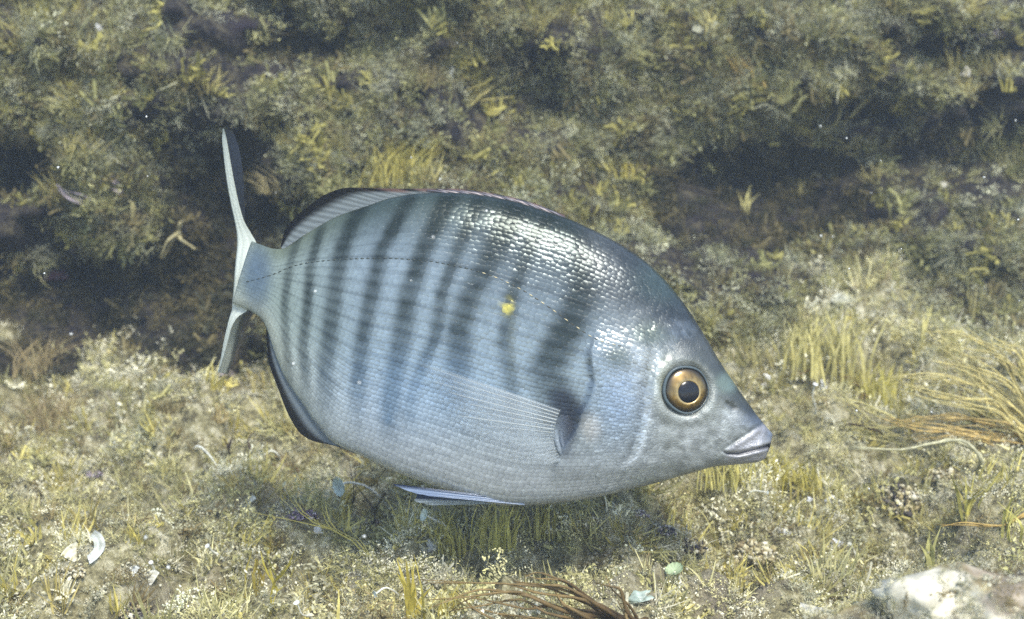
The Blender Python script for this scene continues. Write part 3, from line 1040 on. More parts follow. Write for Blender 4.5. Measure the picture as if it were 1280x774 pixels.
# fins: a membrane between two edge lines, with rays of their own
M_softray = membrane_mat("soft_fin_ray", 0.5)
def fin(name, base, edge, dep_b, dep_e, colfn, mat, nrays, nu=60, nv=14, ray_r=0.7, ray_col=None, corr=0.6, thick=0.5, side=-1, raypow=1.0):
    base, edge = np.array(base, float), np.array(edge, float)
    def rs(p, n):
        q = np.linspace(0, 1, len(p))
        w = np.linspace(0, 1, n)
        return np.stack([pchip(q, p[:, 0], w), pchip(q, p[:, 1], w)], -1)
    Bp, Ep = rs(base, nu), rs(edge, nu)
    vv = np.linspace(0, 1, nv)
    XY = Bp[:, None] * (1 - vv)[None, :, None] + Ep[:, None] * vv[None, :, None]
    uu = np.linspace(0, 1, nu)
    db = dep_b(uu) if callable(dep_b) else np.full(nu, float(dep_b))
    de = dep_e(uu) if callable(dep_e) else np.full(nu, float(dep_e))
    DD = db[:, None] * (1 - vv)[None] + de[:, None] * vv[None]
    DD = DD + corr * np.sin(uu * nrays * 2 * math.pi)[:, None] * sstep(0, 0.3, vv)[None]
    dsg = 1 if side < 0 else -1
    out = MB()
    U, V = np.meshgrid(uu, vv, indexing='ij')
    col = colfn(U, V, XY[..., 0], XY[..., 1])
    fr = []
    for i in range(nu - 1):
        for j in range(nv - 1):
            fr.append((i * nv + j, i * nv + j + 1, (i + 1) * nv + j + 1, (i + 1) * nv + j))
    s_, _ = to_st(XY)
    bb = bend(s_)
    for tk in (-thick, thick):
        P = FP(XY[..., 0], XY[..., 1], DD * dsg + tk + bb)
        out.add(P.reshape(-1, 3), fr if tk < 0 else [q[::-1] for q in fr], col.reshape(-1, 3))
    fm = out.mesh(name)
    if name == "pectoral_fin":
        buf = np.ones(len(fm.vertices) * 4, np.float32)
        fm.attributes["tint"].data.foreach_get("color", buf)
        buf = buf.reshape(-1, 4)
        al_ = ((0.2 + 0.8 * sstep(0, 0.3, V)) * (1 - 0.97 * V ** 1.1) * (1 - 0.72 * U ** 0.8)).reshape(-1)
        buf[:, 3] = np.concatenate([al_, al_])
        fm.attributes["tint"].data.foreach_set("color", buf.ravel())
    o = link(name, fm, mat, fish)
    ry = MB()
    for k in range(nrays):
        i = (k + 0.5) / nrays * (nu - 1)
        i0 = int(i)
        fr_ = i - i0
        xy = XY[i0] * (1 - fr_) + XY[min(i0 + 1, nu - 1)] * fr_
        dd = DD[i0] * dsg - 0.3 * dsg + bb[i0]
        lastv = int(nv * (0.68 if name in ("dorsal_fin", "anal_fin") else 0.92))
        rad_k = ray_r * (1.7 if (name == "pectoral_fin" and k in (1, 3, 4, 6)) else 1.0) * (0.4 if (name == "pectoral_fin" and k > 7) else 1.0)
        if name == "pectoral_fin":
            lastv = int(nv * (rng.uniform(0.75, 0.98) if k < 7 else rng.uniform(0.4, 0.8)))
        ry.tube(FP(xy[:lastv, 0], xy[:lastv, 1], dd[:lastv]), rad_k * KPX * (1 - 0.75 * vv[:lastv] / vv[lastv - 1]), 5, ray_col if ray_col is not None else lin(150, 158, 165))
    link("fin_rays", ry.mesh("fin_rays"), M_softray if name == "pectoral_fin" else M_finray, o)
    return o
def dorsal_col(u, v, x, y):
    c0, c1 = lin(104, 112, 114), lin(8, 9, 12)
    k = sstep(0.45, 0.78, v) * (1 - 0.3 * sstep(0.55, 0.8, u))
    c0 = c0 * (0.75 + 0.45 * (0.5 + 0.5 * np.sin(u * 27 * 2 * math.pi)))[..., None]
    c = c0 + (c1 - c0) * k[..., None]
    pk = (0.5 + 0.5 * np.sin(u * 90)) * sstep(0.5, 0.6, u) * sstep(0.4, 0.6, v)
    return c + (lin(150, 120, 112) - c) * (0.5 * pk)[..., None]
fin("dorsal_fin", [(350, 311), (378, 294), (418, 273), (459, 259), (490, 250), (545, 245), (600, 248), (650, 258), (706, 276)],
    [(347, 307), (352, 289), (364, 272), (384, 256), (408, 241), (436, 234), (500, 236), (560, 236), (616, 242), (660, 252), (706, 269)], 0, lambda u: -3 * u, dorsal_col, M_dusk, 27, 150, 14, 0.6, lin(128, 134, 134), 0.25)
mb = MB()
for k in range(11):                              # the folded spines
    x0 = 545 + k * 14.0
    xx = np.array([x0 + 22, x0 + 10, x0 - 12])
    yy = np.interp(xx, [500, 545, 600, 650, 706], [247, 243, 246, 256, 274]) - np.array([0, 3.2, 6.2])
    mb.tube(FP(xx, yy, np.array([-2.5, -3.2, -3.0])), np.array([1.7, 1.5, 0.5]) * KPX, 6, lin(138, 128, 126) if k % 2 else lin(96, 92, 98))
link("dorsal_spines", mb.mesh("dorsal_spines"), M_finray, fish)
def anal_col(u, v, x, y):
    c0, c1 = lin(104, 114, 120), lin(8, 9, 13)
    return c0 + (c1 - c0) * sstep(0.25, 0.7, v)[..., None]
fin("anal_fin", [(331, 403), (344, 447), (357, 475), (379, 506), (397, 531), (419, 554), (446, 568)], [(329, 405), (332, 445), (346, 487), (361, 522), (377, 544), (396, 553), (424, 557)], 0, 0, anal_col, M_dusk, 24, 100, 12, 0.6, lin(100, 104, 108), 0.25)

PB = [(699, 508), (694, 520), (691, 533), (691, 546), (694, 558), (699, 569)]
PT = [(528, 449), (538, 468), (550, 490), (564, 512), (583, 534), (608, 554), (636, 567), (664, 574), (684, 574)]
for side in (-1, 1):
    bd = float(near_depth(694, 535)) - 3
    f_ = fin("pectoral_fin", PB, PT, bd, lambda u: bd - 9 + 5 * u, lambda u, v, x, y: np.broadcast_to(lin(190, 200, 206), u.shape + (3,)) * (1.0 - 0.2 * v[..., None]),
             M_clear, 17, 90, 24, 0.62, lin(184, 190, 188), 0.2, 0.2, side)
    mb = MB()                                     # fleshy base of the fin
    bx, by = np.array([p[0] for p in PB], float), np.array([p[1] for p in PB], float)
    for dx, r_, c_ in ((3, 4.0, lin(124, 134, 142)), (9, 3.6, lin(92, 102, 114))):
        dd = np.full(len(bx), bd + 4.5)
        mb.tube(FP(bx + dx, 538 + (by - 538) * 0.94, (dd + 1.5) * (1 if side < 0 else -1)), r_ * KPX * np.array([0.5, 0.95, 1, 1, 0.9, 0.5]), 10, c_)
    link("fin_base", mb.mesh("fin_base"), M_skin, f_)

wcol = lambda u, v, x, y: lin(34, 44, 66) + (lin(112, 126, 148) - lin(34, 44, 66)) * sstep(0.22, 0.55, u)[..., None]
fin("pelvic_fin", [(652, 622), (654, 625), (656, 629)], [(492, 600.5), (497, 603), (520, 612), (540, 616)], -20, -32, wcol, M_dusk, 5, 30, 16, 0.9, lin(120, 132, 150), 0.4, 0.5)
wcol2 = lambda u, v, x, y: lin(44, 54, 74) + (lin(150, 160, 164) - lin(44, 54, 74)) * sstep(0.45, 0.7, u)[..., None]
fin("pelvic_fin", [(650, 625), (651, 628), (652, 630)], [(516, 615), (520, 622), (517, 628), (540, 634)], 6, 16, wcol2, M_dusk, 6, 30, 16, 0.9, lin(116, 128, 142), 0.4, 0.5)

# caudal fin: a thin forked sheet that turns away behind the tail stalk
rowsC = [(154, 269, 266, 275), (165, 272, 265, 281), (185, 276, 267, 287), (220, 283, 272, 292), (250, 290, 278, 294), (275, 298, 284, 296), (290, 307, 287, 297), (304, 314, 288, 298),
         (325, 308, 287, 300), (345, 306, 286, 300), (365, 305, 284, 299), (380, 306, 282, 297), (388, 303, 281, 294), (396, 291, 278, 289), (410, 282, 274, 284), (430, 276, 269, 279), (450, 270, 265, 273), (468, 264, 261, 266)]
rc = np.array(rowsC, float)
yy = np.linspace(154, 468, 120)
xR, xL, xB = [pchip(rc[:, 0], rc[:, k], yy) for k in (1, 2, 3)]
b0 = float(bend(14.0))
mid = np.exp(-((yy - 345) / 45) ** 2)
outv = np.abs(yy - 345) / 190
dR = b0 - 6 * mid + 22 * outv
nvc = 15
w = np.linspace(0, 1, nvc)
xB = xB - 6 * (yy < 330)
XC = np.where(w[None] < 0.5, xR[:, None] + (xL - xR)[:, None] * (2 * w[None]) ** 0.8, xL[:, None] + (xB - xL)[:, None] * (2 * w[None] - 1) ** 1.3)
DC = dR[:, None] + (16 * w[None] ** 0.9 + 62 * np.clip(w[None] - 0.45, 0, 1) ** 1.1)
YC = np.broadcast_to(yy[:, None], XC.shape) + np.sign(yy - 345)[:, None] * 8 * np.clip(w[None] - 0.5, 0, 1)
light, darkc = lin(184, 190, 178), lin(20, 25, 34)
kk = sstep(0.50, 0.57, w)[None] * (1 - sstep(360, 385, yy))[:, None] + 0.8 * sstep(0.8, 0.95, w)[None] * sstep(360, 385, yy)[:, None]
cc = light[None, None] * (0.8 + 0.25 * (0.5 + 0.5 * np.sin(w * 60))[None, :, None]) 
cc = cc + (darkc - cc) * kk[..., None]
cm = MB()
frc = [(i * nvc + j, i * nvc + j + 1, (i + 1) * nvc + j + 1, (i + 1) * nvc + j) for i in range(119) for j in range(nvc - 1)]
for tk in (0.0, 1.2):
    cm.add(FP(XC + tk * 0.3, YC, DC + tk).reshape(-1, 3), frc if tk == 0 else [q[::-1] for q in frc], np.broadcast_to(cc, XC.shape + (3,)).reshape(-1, 3))
caudal = link("caudal_fin", cm.mesh("caudal_fin"), M_lip, fish)
# ------------------------------------------------------------------ single plants, shells and stones
M_plant = tint_mat("plant_tissue", 'GEOMETRY', 0.6, 0.3, 0.3)
M_chalk = tint_mat("chalky_tissue", 'GEOMETRY', 0.7, 0.12, 0.3)
M_shell = tint_mat("shell_white", 'GEOMETRY', 0.4, 0.05, 0.5)
M_stone = tint_mat("coralline_stone", 'GEOMETRY', 0.85, 0.0, 0.2)

def spot(px, py):
    """ground point under a place in the picture; its normal; metres per pixel there"""
    p, n, dep = ray(px, py)
    return p, n, dep / F_PX

def off(p, m, dx, dy, dd=0.0):
    """dx, dy in pixels at that distance, dd in metres away from the lens"""
    return p + AR * dx * m - AU * dy * m + AF * dd

def smooth_path(pts, n):
    pts = np.asarray(pts, float)
    q = np.linspace(0, 1, len(pts))
    w = np.linspace(0, 1, n)
    return np.stack([pchip(q, pts[:, k], w) for k in range(3)], -1)

def finish(name, mb, mat, base, label, cat, group=None, smooth=True):
    me = mb.mesh(name, smooth)
    me.transform(Matrix.Translation(Vector(-np.asarray(base))))
    o = link(name, me, mat, None, Vector(base))
    return tag(o, label, cat, group)

# umbrella-like algae on white stalks
def cup_alga(path, cap_r, label, cap_tilt=(0, 0), capcol=(196, 206, 192), wid=1.6, cap=True):
    b, n, m = spot(*path[0])
    root = tag(empty("umbrella_alga", Vector(b)), label, "alga", None)
    pts = [off(b, m, q[0] - path[0][0], q[1] - path[0][1], -0.004 * i) for i, q in enumerate(path)]
    pts[0] = pts[0] - n * 0.003
    sp = smooth_path(pts, 14)
    mb = MB()
    mb.tube(sp - b, np.linspace(wid, wid * 0.75, 14) * m, 7, lin(214, 214, 200))
    link("stalk", mb.mesh("stalk"), M_chalk, root)
    if cap:
        t = sp[-1] - sp[-2]
        t /= np.linalg.norm(t)
        t = t + AR * cap_tilt[0] + AU * cap_tilt[1]
        R = np.array(Vector(t).to_track_quat('Z', 'Y').to_matrix())
        na, rr = 24, np.array([0.05, 0.4, 0.75, 1.0])
        hh = np.array([0.0, 0.06, 0.16, 0.32])
        v, f, c = [], [], []
        for s2 in (0, 1):
            for i, r in enumerate(rr):
                for j in range(na):
                    a = j * 2 * math.pi / na
                    q = r * (1 + (0.05 if j % 2 else -0.03) * (r > 0.5))
                    v.append([q * math.cos(a), q * math.sin(a), hh[i] + s2 * 0.08 + (0.03 if j % 2 else 0)])
                    c.append(lin(*capcol) * (1.08 if j % 2 else 0.82))
        off_ = len(rr) * na
        for s2 in (0, 1):
            for i in range(len(rr) - 1):
                for j in range(na):
                    k = (j + 1) % na
                    q = [s2 * off_ + i * na + j, s2 * off_ + i * na + k, s2 * off_ + (i + 1) * na + k, s2 * off_ + (i + 1) * na + j]
                    f.append(q if s2 else q[::-1])
        for j in range(na):
            k = (j + 1) % na
            i = len(rr) - 1
            f.append([i * na + j, i * na + k, off_ + i * na + k, off_ + i * na + j])
        v = np.array(v) * cap_r * m
        mb = MB()
        mb.add(v @ R.T + (sp[-1] - b), f, np.array(c))
        link("cap", mb.mesh("cap"), M_chalk, root)
    return root

cup_alga([(488, 640), (474, 618), (455, 604), (436, 600), (431, 603)], 12, "white umbrella alga on an arched stalk, under the silver belly left of the pelvic fins", (-0.5, 0.1))
cup_alga([(566, 668), (556, 655), (542, 646), (534, 640)], 8, "small white umbrella alga just below the pelvic fin tips", (-0.6, 0))
cup_alga([(846, 742), (848, 728), (845, 716), (840, 708)], 11, "pale green umbrella alga with a wide cap beside the brown branching weed", (-0.1, 0.8), (170, 186, 146), 2.6)
cup_alga([(928, 628), (932, 617), (942, 611), (954, 612)], 2.5, "thin white hooked stalk standing under the mouth of the fish", (0, 0), (190, 196, 190), 1.1)
cup_alga([(500, 748), (492, 736), (482, 731), (473, 736)], 5, "white hooked alga left of the brown branching weed, near the bottom edge", (-0.4, 0), (205, 215, 212), 1.6)
cup_alga([(396, 778), (388, 768), (381, 764), (376, 748)], 4, "white hooked alga at the bottom edge below the purple crust", (0, 0), (220, 222, 215), 1.5)
cup_alga([(286, 704), (278, 694), (270, 686), (266, 678)], 3, "short straight white stalk between yellow tufts in the left foreground", (0, 0), (220, 220, 214), 1.7)
cup_alga([(352, 578), (349, 568), (342, 562), (334, 566)], 7, "white umbrella alga with a cream cap beside the dark twigs behind the anal fin", (-0.5, 0.3), (206, 202, 170))
cup_alga([(236, 560), (250, 557), (264, 566), (275, 578)], 2, "long pale curved stalk lying over turf below the tail", (0, 0), (200, 196, 170), 1.5)
cup_alga([(1022, 520), (1017, 505), (1012, 492), (1014, 480)], 3, "thin white stalk standing in the dry turf right of the eye", (0, 0), (225, 228, 226), 1.3)
cup_alga([(1072, 718), (1068, 700), (1062, 684), (1056, 676)], 3, "pale stalk in front of the dark hollow at lower right", (0, 0), (205, 205, 190), 1.6)
cup_alga([(64, 140), (64, 132), (66, 127)], 7, "tiny pale green umbrella alga on the upper left slope", (0, -0.9), (176, 200, 160), 2)
cup_alga([(196, 722), (195, 710), (194, 700)], 3, "short thick white stalk in the left foreground right of the peacock fan", (0, 0), (214, 212, 200), 1.8)

# fan-shaped algae with chalky zones
def fan_alga(px, py, r, ang, spread, label, face=0.3, col=(206, 210, 200), col2=(164, 158, 122), curl=0.25, r0=0.12, lift=0):
    b, n, m = spot(px, py)
    b = off(b, m, 0, -lift)
    nu, nr = 22, 10
    a = np.linspace(-spread / 2, spread / 2, nu)
    rr = np.linspace(r0, 1, nr)
    A, R_ = np.meshgrid(a, rr, indexing='ij')
    x = R_ * np.sin(A + ang) * r * m
    y = R_ * np.cos(A + ang) * r * m
    dpt = (curl * R_ ** 2 * np.cos(A * 2) + 0.05 * np.sin(A * 6) * R_) * r * m + face * y
    P = AR * x[..., None] + AU * y[..., None] + AF * dpt[..., None]
    band = 0.5 + 0.5 * np.cos(R_ * 26)
    c = lin(*col2) + (lin(*col) - lin(*col2)) * (0.35 + 0.65 * sstep(0.3, 0.7, band + 0.15 * fbm(x * 900, y * 900, 0, 2, 131)))[..., None]
    f = [(i * nr + j, (i + 1) * nr + j, (i + 1) * nr + j + 1, i * nr + j + 1) for i in range(nu - 1) for j in range(nr - 1)]
    mb = MB()
    th_ = AF * 0.0005
    mb.add((P - th_).reshape(-1, 3) + b, f, c.reshape(-1, 3))
    mb.add((P + th_).reshape(-1, 3) + b, [q[::-1] for q in f], c.reshape(-1, 3))
    return finish("fan_alga", mb, M_chalk, b, label, "alga")
fan_alga(104, 700, 24, 1.65, 2.0, "white crescent shaped peacock fan alga in the left foreground", 0.2, (212, 216, 212), (176, 180, 164), 0.5, 0.55, 18)
fan_alga(96, 704, 24, -0.7, 1.0, "ragged cream fan alga left of the white crescent", 0.5, (214, 210, 188), (176, 166, 128))
fan_alga(303, 636, 20, 0.0, 1.9, "pale grey banded fan alga left of the purple crust", 0.7, (196, 202, 196), (160, 160, 140))
fan_alga(334, 596, 22, -0.2, 1.7, "cream yellow cup shaped fan alga behind the anal fin", -0.2, (214, 206, 158), (178, 164, 98), -0.5)
fan_alga(188, 734, 18, -0.3, 1.6, "small whitish fan alga in the turf at lower left", 0.7, (206, 206, 196), (172, 166, 138))
fan_alga(166, 722, 13, 0.1, 1.0, "little bright white fan alga next to a tiny stalk at lower left", 0.3, (204, 206, 200), (160, 160, 146))
fan_alga(1056, 384, 18, 0.0, 2.2, "whitish rounded fan alga in the turf above the tall yellow blades", 0.9, (196, 198, 182), (160, 156, 128))
fan_alga(884, 44, 20, -0.3, 2.0, "pale ring shaped fan alga beside a yellow blade at top right", 0.2, (188, 190, 168), (150, 146, 112), 0.6)

# broken shells and white flakes
def shell(px, py, w, h, rot, label, col=(226, 228, 230), lift=4, curve=0.5, spots=False):
    b, n, m = spot(px, py)
    b = off(b, m, 0, -lift * 0.5, -0.002)
    nu, nv = 14, 9
    u, v = np.meshgrid(np.linspace(0, math.pi, nu), np.linspace(0, 1, nv), indexing='ij')
    w, h = w * 0.82, h * 0.82
    x = np.cos(u) * v * w / 2 * (1 + 0.22 * np.sin(u * 7 + px) + 0.12 * np.sin(u * 13 + py))
    y = np.sin(u) * v * h * (1 + 0.15 * np.sin(u * 5 + py))
    z = curve * w * 0.5 * (1 - v ** 2) + 0.6 * np.sin(v * 16)
    X = x * math.cos(rot) - y * math.sin(rot)
    Y = x * math.sin(rot) + y * math.cos(rot)
    P = AR * (X * m)[..., None] + AU * (Y * m)[..., None] - AF * (z * m)[..., None]
    k = np.clip(0.5 + 0.6 * fbm(X / 5, Y / 5, px, 2, 141), 0, 1)
    k3 = sstep(0.15, 0.55, fbm(X / 9, Y / 9, px + 7, 3, 143))
    c = lin(*col) * (0.62 + 0.28 * k)[..., None]
    c = c + (lin(150, 140, 108) - c) * (0.7 * k3)[..., None]
    if spots:
        c = np.where((np.hypot(X - 2, Y - h * 0.45) < w * 0.22)[..., None], lin(40, 42, 52), c)
    f = [(i * nv + j, (i + 1) * nv + j, (i + 1) * nv + j + 1, i * nv + j + 1) for i in range(nu - 1) for j in range(nv - 1)]
    mb = MB()
    mb.add(P.reshape(-1, 3) + b, f, c.reshape(-1, 3))
    mb.add((P + AF * 0.0006).reshape(-1, 3) + b, [q[::-1] for q in f], c.reshape(-1, 3) * 0.9)
    return finish("shell_fragment", mb, M_shell, b, label, "shell")
shell(1040, 634, 30, 15, 0.0, "white broken shell with a dark hole, right of the mouth on the rubble", spots=True)
shell(985, 664, 32, 14, 2.7, "large white shell flake on the rubble below the snout", lift=2)
shell(1042, 684, 26, 13, 0.2, "white triangular shell flake above the dark hollow at lower right", lift=2)
shell(957, 486, 16, 10, 0.3, "small white shell flake in turf right of the golden eye", lift=1)
shell(962, 476, 8, 12, 0.8, "tiny pointed white chip just above a shell flake right of the eye")
shell(1030, 488, 10, 14, 0.2, "white shell splinter in the turf between brown curls right of the fish")
shell(1012, 628, 9, 7, 0.4, "little white chip left of the holed shell")
shell(124, 42, 12, 12, 0.0, "bright white shell chip at the upper left edge of the slope")
shell(640, 98, 16, 14, 0.3, "round pale shell on the slope above the back of the fish", (200, 200, 176))
shell(948, 98, 10, 14, 0.2, "pale oval shell in the turf of the upper right slope", (206, 208, 196))
shell(1205, 98, 13, 15, -0.4, "whitish oval shell near the purple crust at upper right", (206, 208, 204))
shell(560, 100, 12, 16, -0.5, "pale elongated shell on the upper slope left of the round one", (190, 194, 184))
shell(1180, 236, 12, 9, 0.6, "cream shell fragment at the edge of the right hollow", (202, 198, 178))
shell(540, 690, 14, 18, 0.3, "pale speckled shell pieces left of the brown branching weed", (206, 210, 208))
shell(800, 752, 40, 16, 0.2, "broad pale green shell lying under the brown branching weed", (176, 192, 178))
shell(1010, 756, 44, 22, 2.9, "white flat shell piece among brown weed at the bottom edge", (226, 226, 218))
shell(398, 668, 13, 12, 0.0, "round white pebble-like shell beside the purple crust", (220, 220, 214))
shell(145, 560, 10, 8, 0.2, "tiny white shell chip in the turf of the left middle ground", (226, 228, 226))

# crusty knobs of pink and purple coralline alga
def knob(px, py, r, n, cols, label, flat=0.7, name="coralline_knob"):
    b, nrm, m = spot(px, py)
    mb = MB()
    for k in range(n * 7):
        d = rng.normal(size=3)
        d[2] = abs(d[2])
        d /= np.linalg.norm(d)
        q = b + (AR * d[0] + AF * d[1] * 0.8 + AU * d[2] * flat) * r * m * (0.3 + 0.7 * rng.random())
        c = lin(*cols[rng.integers(len(cols))]) * (0.75 + 0.5 * rng.random())
        mb.blob(q, r * m * (0.035 + 0.09 * rng.random() ** 2), c, 0.75)
    return finish(name, mb, M_stone, b, label, "coralline alga")
PUR = [(110, 92, 112), (84, 72, 88), (150, 134, 150), (190, 180, 188)]
PNK = [(180, 168, 166), (156, 142, 148), (196, 190, 178), (110, 96, 102)]
CRM = [(190, 182, 150), (170, 160, 122), (206, 200, 176), (124, 112, 84), (150, 138, 100)]
DRK = [(58, 54, 60), (84, 78, 74), (46, 44, 50), (120, 112, 92)]
knob(378, 648, 20, 46, PUR, "purple and pink coralline knob in the left foreground below the anal fin")
knob(466, 600 + 62, 18, 40, PUR, "purplish coralline lump left of the small umbrella alga")
knob(798, 646, 14, 36, PNK, "whitish pink coralline lump on the rubble under the throat")
knob(832, 668, 16, 40, PNK + DRK, "mottled pink and black coralline lump on the rubble right of the pale one")
knob(118, 596, 12, 30, PUR, "small dark purple knob in the turf of the left middle ground")
knob(860, 690, 26, 60, CRM + DRK, "cream crusty lump above the pale green umbrella alga")
knob(940, 700, 34, 90, CRM, "broad cream rubble mound in the bottom right foreground")
knob(1120, 640, 34, 100, CRM + CRM + DRK, "spiky cream coralline bush above the dark hollow at lower right", 1.1)
knob(1180, 600, 24, 70, CRM, "cream coralline clump under the arched pale ribbon on the right")
knob(90, 720, 20, 50, CRM, "cream crust at the foot of the white crescent fan")
knob(1235, 46, 22, 50, PUR, "purple grey crust at the upper right corner of the slope")
knob(225, 378, 9, 22, [(128, 84, 78), (100, 70, 70)], "reddish brown encrusting spot in the shade left of the tail")
knob(280, 470, 13, 34, PNK, "pinkish grey lump under the lower tail tip")
knob(70, 350, 18, 40, [(92, 66, 78), (74, 58, 70)], "dull maroon crust in the dark left part of the slope")
knob(170, 770, 24, 50, CRM + DRK, "cream and black crust at the bottom left")
knob(735, 655, 18, 50, CRM, "pale rubble lump below the belly of the fish")
knob(690, 665, 22, 60, CRM, "whitish rubble patch behind the brown branching weed")

# tufts of upright yellow blades
def tuft(px, py, h, w, n, col, label, lean=0.0, group=None, bw=3.0, name="algae_tuft", cat="alga tuft", fork=False, spread=0.25):
    b, nrm, m = spot(px, py)
    mb = MB()
    for k in range(int(n * 2.0) if n > 12 else n):
        q0 = off(b, m, rng.normal() * w * 0.35, 0, rng.normal() * w * 0.35 * m) - np.array([0, 0, 0.002])
        L = h * (0.55 + 0.55 * rng.random())
        dx = lean * L + rng.normal() * spread * L
        p = smooth_path([q0, off(q0, m, dx * 0.3, -L * 0.5, rng.normal() * 0.12 * L * m), off(q0, m, dx * 1.5 + rng.normal() * 0.12 * L, -L, rng.normal() * 0.3 * L * m)], 6)
        wd = 0.5 * bw * m * (0.7 + 0.6 * rng.random()) * np.array([0.7, 1.0, 1.0, 0.85, 0.55, 0.12])
        sd = AR + rng.normal(size=3) * 0.5
        sd /= np.linalg.norm(sd)
        c = lin(*col) * (0.75 + 0.45 * rng.random())
        mb.ribbon(p, wd, sd, c)
        if fork:
            for s in (-1, 1):
                q = smooth_path([p[3], off(p[3], m, s * L * 0.16 + dx * 0.2, -L * 0.2, 0), off(p[3], m, s * L * 0.26 + dx * 0.3, -L * 0.5, 0)], 4)
                mb.ribbon(q, wd[1] * np.array([0.9, 0.9, 0.8, 0.2]), sd, c)
    return finish(name, mb, M_plant, b, label, cat, group)
YB, OB, GB = (190, 182, 118), (178, 170, 116), (160, 160, 110)
tuft(588, 72, 46, 16, 26, YB, "dense yellow brush tuft near the top centre of the slope", bw=4)
tuft(494, 232, 62, 46, 60, (172, 162, 86), "wide yellow feathery tuft just above the back near the dorsal fin", 0.15, bw=4)
tuft(886, 48, 46, 10, 14, YB, "upright yellow blade tuft beside the pale ring on the upper right slope", bw=5)
tuft(785, 74, 40, 26, 28, YB, "yellow brush tuft high on the slope above the head", bw=4)
tuft(112, 176, 60, 18, 22, (178, 160, 80), "ochre yellow tuft on the upper left slope left of a single green blade", -0.2, bw=5)
tuft(150, 152, 36, 3, 2, (186, 190, 84), "single bright green yellow blade on the upper left slope", -0.25, bw=6, spread=0.05)
tuft(246, 222, 46, 14, 20, (184, 160, 78), "drooping ochre tuft left of the upper tail lobe", 0.15, bw=5)
tuft(350, 240, 34, 36, 40, (176, 164, 118), "pale fuzzy tuft between the tail and the dorsal fin", -0.4, bw=3)
tuft(930, 268, 40, 6, 5, YB, "lone yellow blade in front of the dark right hollow", 0.1, bw=6, spread=0.1)
tuft(780, 222, 24, 20, 20, (180, 168, 80), "small mustard yellow tuft above the shoulder of the fish", bw=5)
tuft(940, 108, 40, 18, 20, (176, 150, 78), "ochre tuft on the right slope below the pale ring", -0.3, bw=5)
tuft(1200, 66, 40, 22, 22, (180, 152, 76), "orange yellow tuft left of the purple crust at upper right", bw=5)
tuft(1262, 112, 34, 12, 14, (168, 160, 84), "rounded yellow green tuft at the upper right edge", bw=5)
tuft(1135, 142, 62, 12, 14, (170, 162, 84), "long yellow branching frond reaching up left on the right slope", -1.0, bw=4, fork=True)
tuft(1000, 470, 74, 40, 34, YB, "tall pointed yellow blades left part of the stand right of the fish", 0.1, bw=7, spread=0.12)
tuft(1046, 478, 90, 44, 34, YB, "tallest pointed yellow blades in the middle of the stand right of the fish", 0.0, bw=7, spread=0.12)
tuft(1092, 512, 60, 40, 34, (180, 172, 92), "shorter yellow blades in front of the dark pit right of the tall stand", 0.1, bw=6, spread=0.14)
tuft(1153, 436, 58, 8, 5, YB, "single tall yellow green blade near the straw coloured strands", 0.05, bw=8, spread=0.06)
tuft(970, 620, 60, 30, 26, (182, 172, 84), "yellow blades standing just in front of the snout", 0.1, bw=5, spread=0.12)
tuft(1010, 626, 54, 26, 22, (176, 166, 84), "yellow blades left of the holed white shell", -0.05, bw=5, spread=0.12)
tuft(1066, 640, 44, 12, 8, (176, 160, 70), "thin ochre blades right of the holed white shell", 0.2, bw=5)
tuft(1165, 716, 60, 10, 5, (180, 176, 112), "broad pale blade beside the dark hollow at lower right", 0.0, bw=14, spread=0.05)
tuft(1212, 650, 60, 16, 8, (180, 172, 90), "upright yellow blades at the right edge below the arched ribbon", 0.1, bw=7)
tuft(1262, 672, 60, 16, 10, (184, 178, 100), "pale yellow blades at the far right edge of the seabed", 0.05, bw=7)
tuft(516, 776, 76, 20, 10, (180, 166, 76), "broad yellow leaf tuft at the bottom edge left of the brown weed", -0.1, bw=16, spread=0.08)
tuft(555, 780, 50, 26, 16, (176, 164, 78), "fine yellow tuft at the bottom edge beside the broad leaves", 0.2, bw=5)
tuft(338, 770, 84, 8, 3, (182, 170, 72), "forked yellow ribbon alga in the left foreground", 0.25, bw=8, fork=True, spread=0.08, name="ribbon_alga", cat="alga")
tuft(316, 742, 56, 22, 7, (176, 160, 74), "yellow ribbon blades left of the forked ribbon alga", 0.0, bw=8, spread=0.12, name="ribbon_alga", cat="alga")
tuft(333, 700, 66, 6, 3, (178, 166, 76), "slender yellow blade beside the purple crust", 0.15, bw=6, spread=0.08)
tuft(425, 760, 70, 8, 3, (176, 164, 86), "thin yellow forked sprig at lower left of the brown weed", -0.05, bw=4, fork=True, name="ribbon_alga", cat="alga")
tuft(470, 700, 70, 14, 4, (184, 176, 100), "long yellow green sprig creeping left below the pelvic fins", -1.4, bw=4, fork=True, name="ribbon_alga", cat="alga")
tuft(430, 640, 50, 22, 12, (176, 164, 82), "yellow ribbons under the arched umbrella alga", 0.4, bw=6, name="ribbon_alga", cat="alga")
tuft(206, 596, 34, 10, 6, YB, "small upright yellow blade in the turf below the tail", 0.0, bw=8, spread=0.08)
tuft(62, 540, 66, 60, 80, (150, 134, 96), "large brown bushy tuft at the left edge below the dark hollow", 0.0, bw=2.6, spread=0.5)
tuft(40, 470, 56, 40, 50, (160, 144, 104), "brown feathery tuft at the left edge of the hollow", 0.3, bw=2.6, spread=0.45)
tuft(620, 680, 58, 50, 40, (186, 178, 96), "yellow blades below the pelvic fins", 0.1, bw=4, spread=0.14)
tuft(560, 690, 56, 40, 36, (182, 172, 92), "yellow blades left of the pale rubble under the belly", -0.1, bw=4, spread=0.16)
tuft(690, 668, 50, 46, 30, (184, 176, 100), "short yellow blades under the middle of the belly", 0.05, bw=4, spread=0.14)
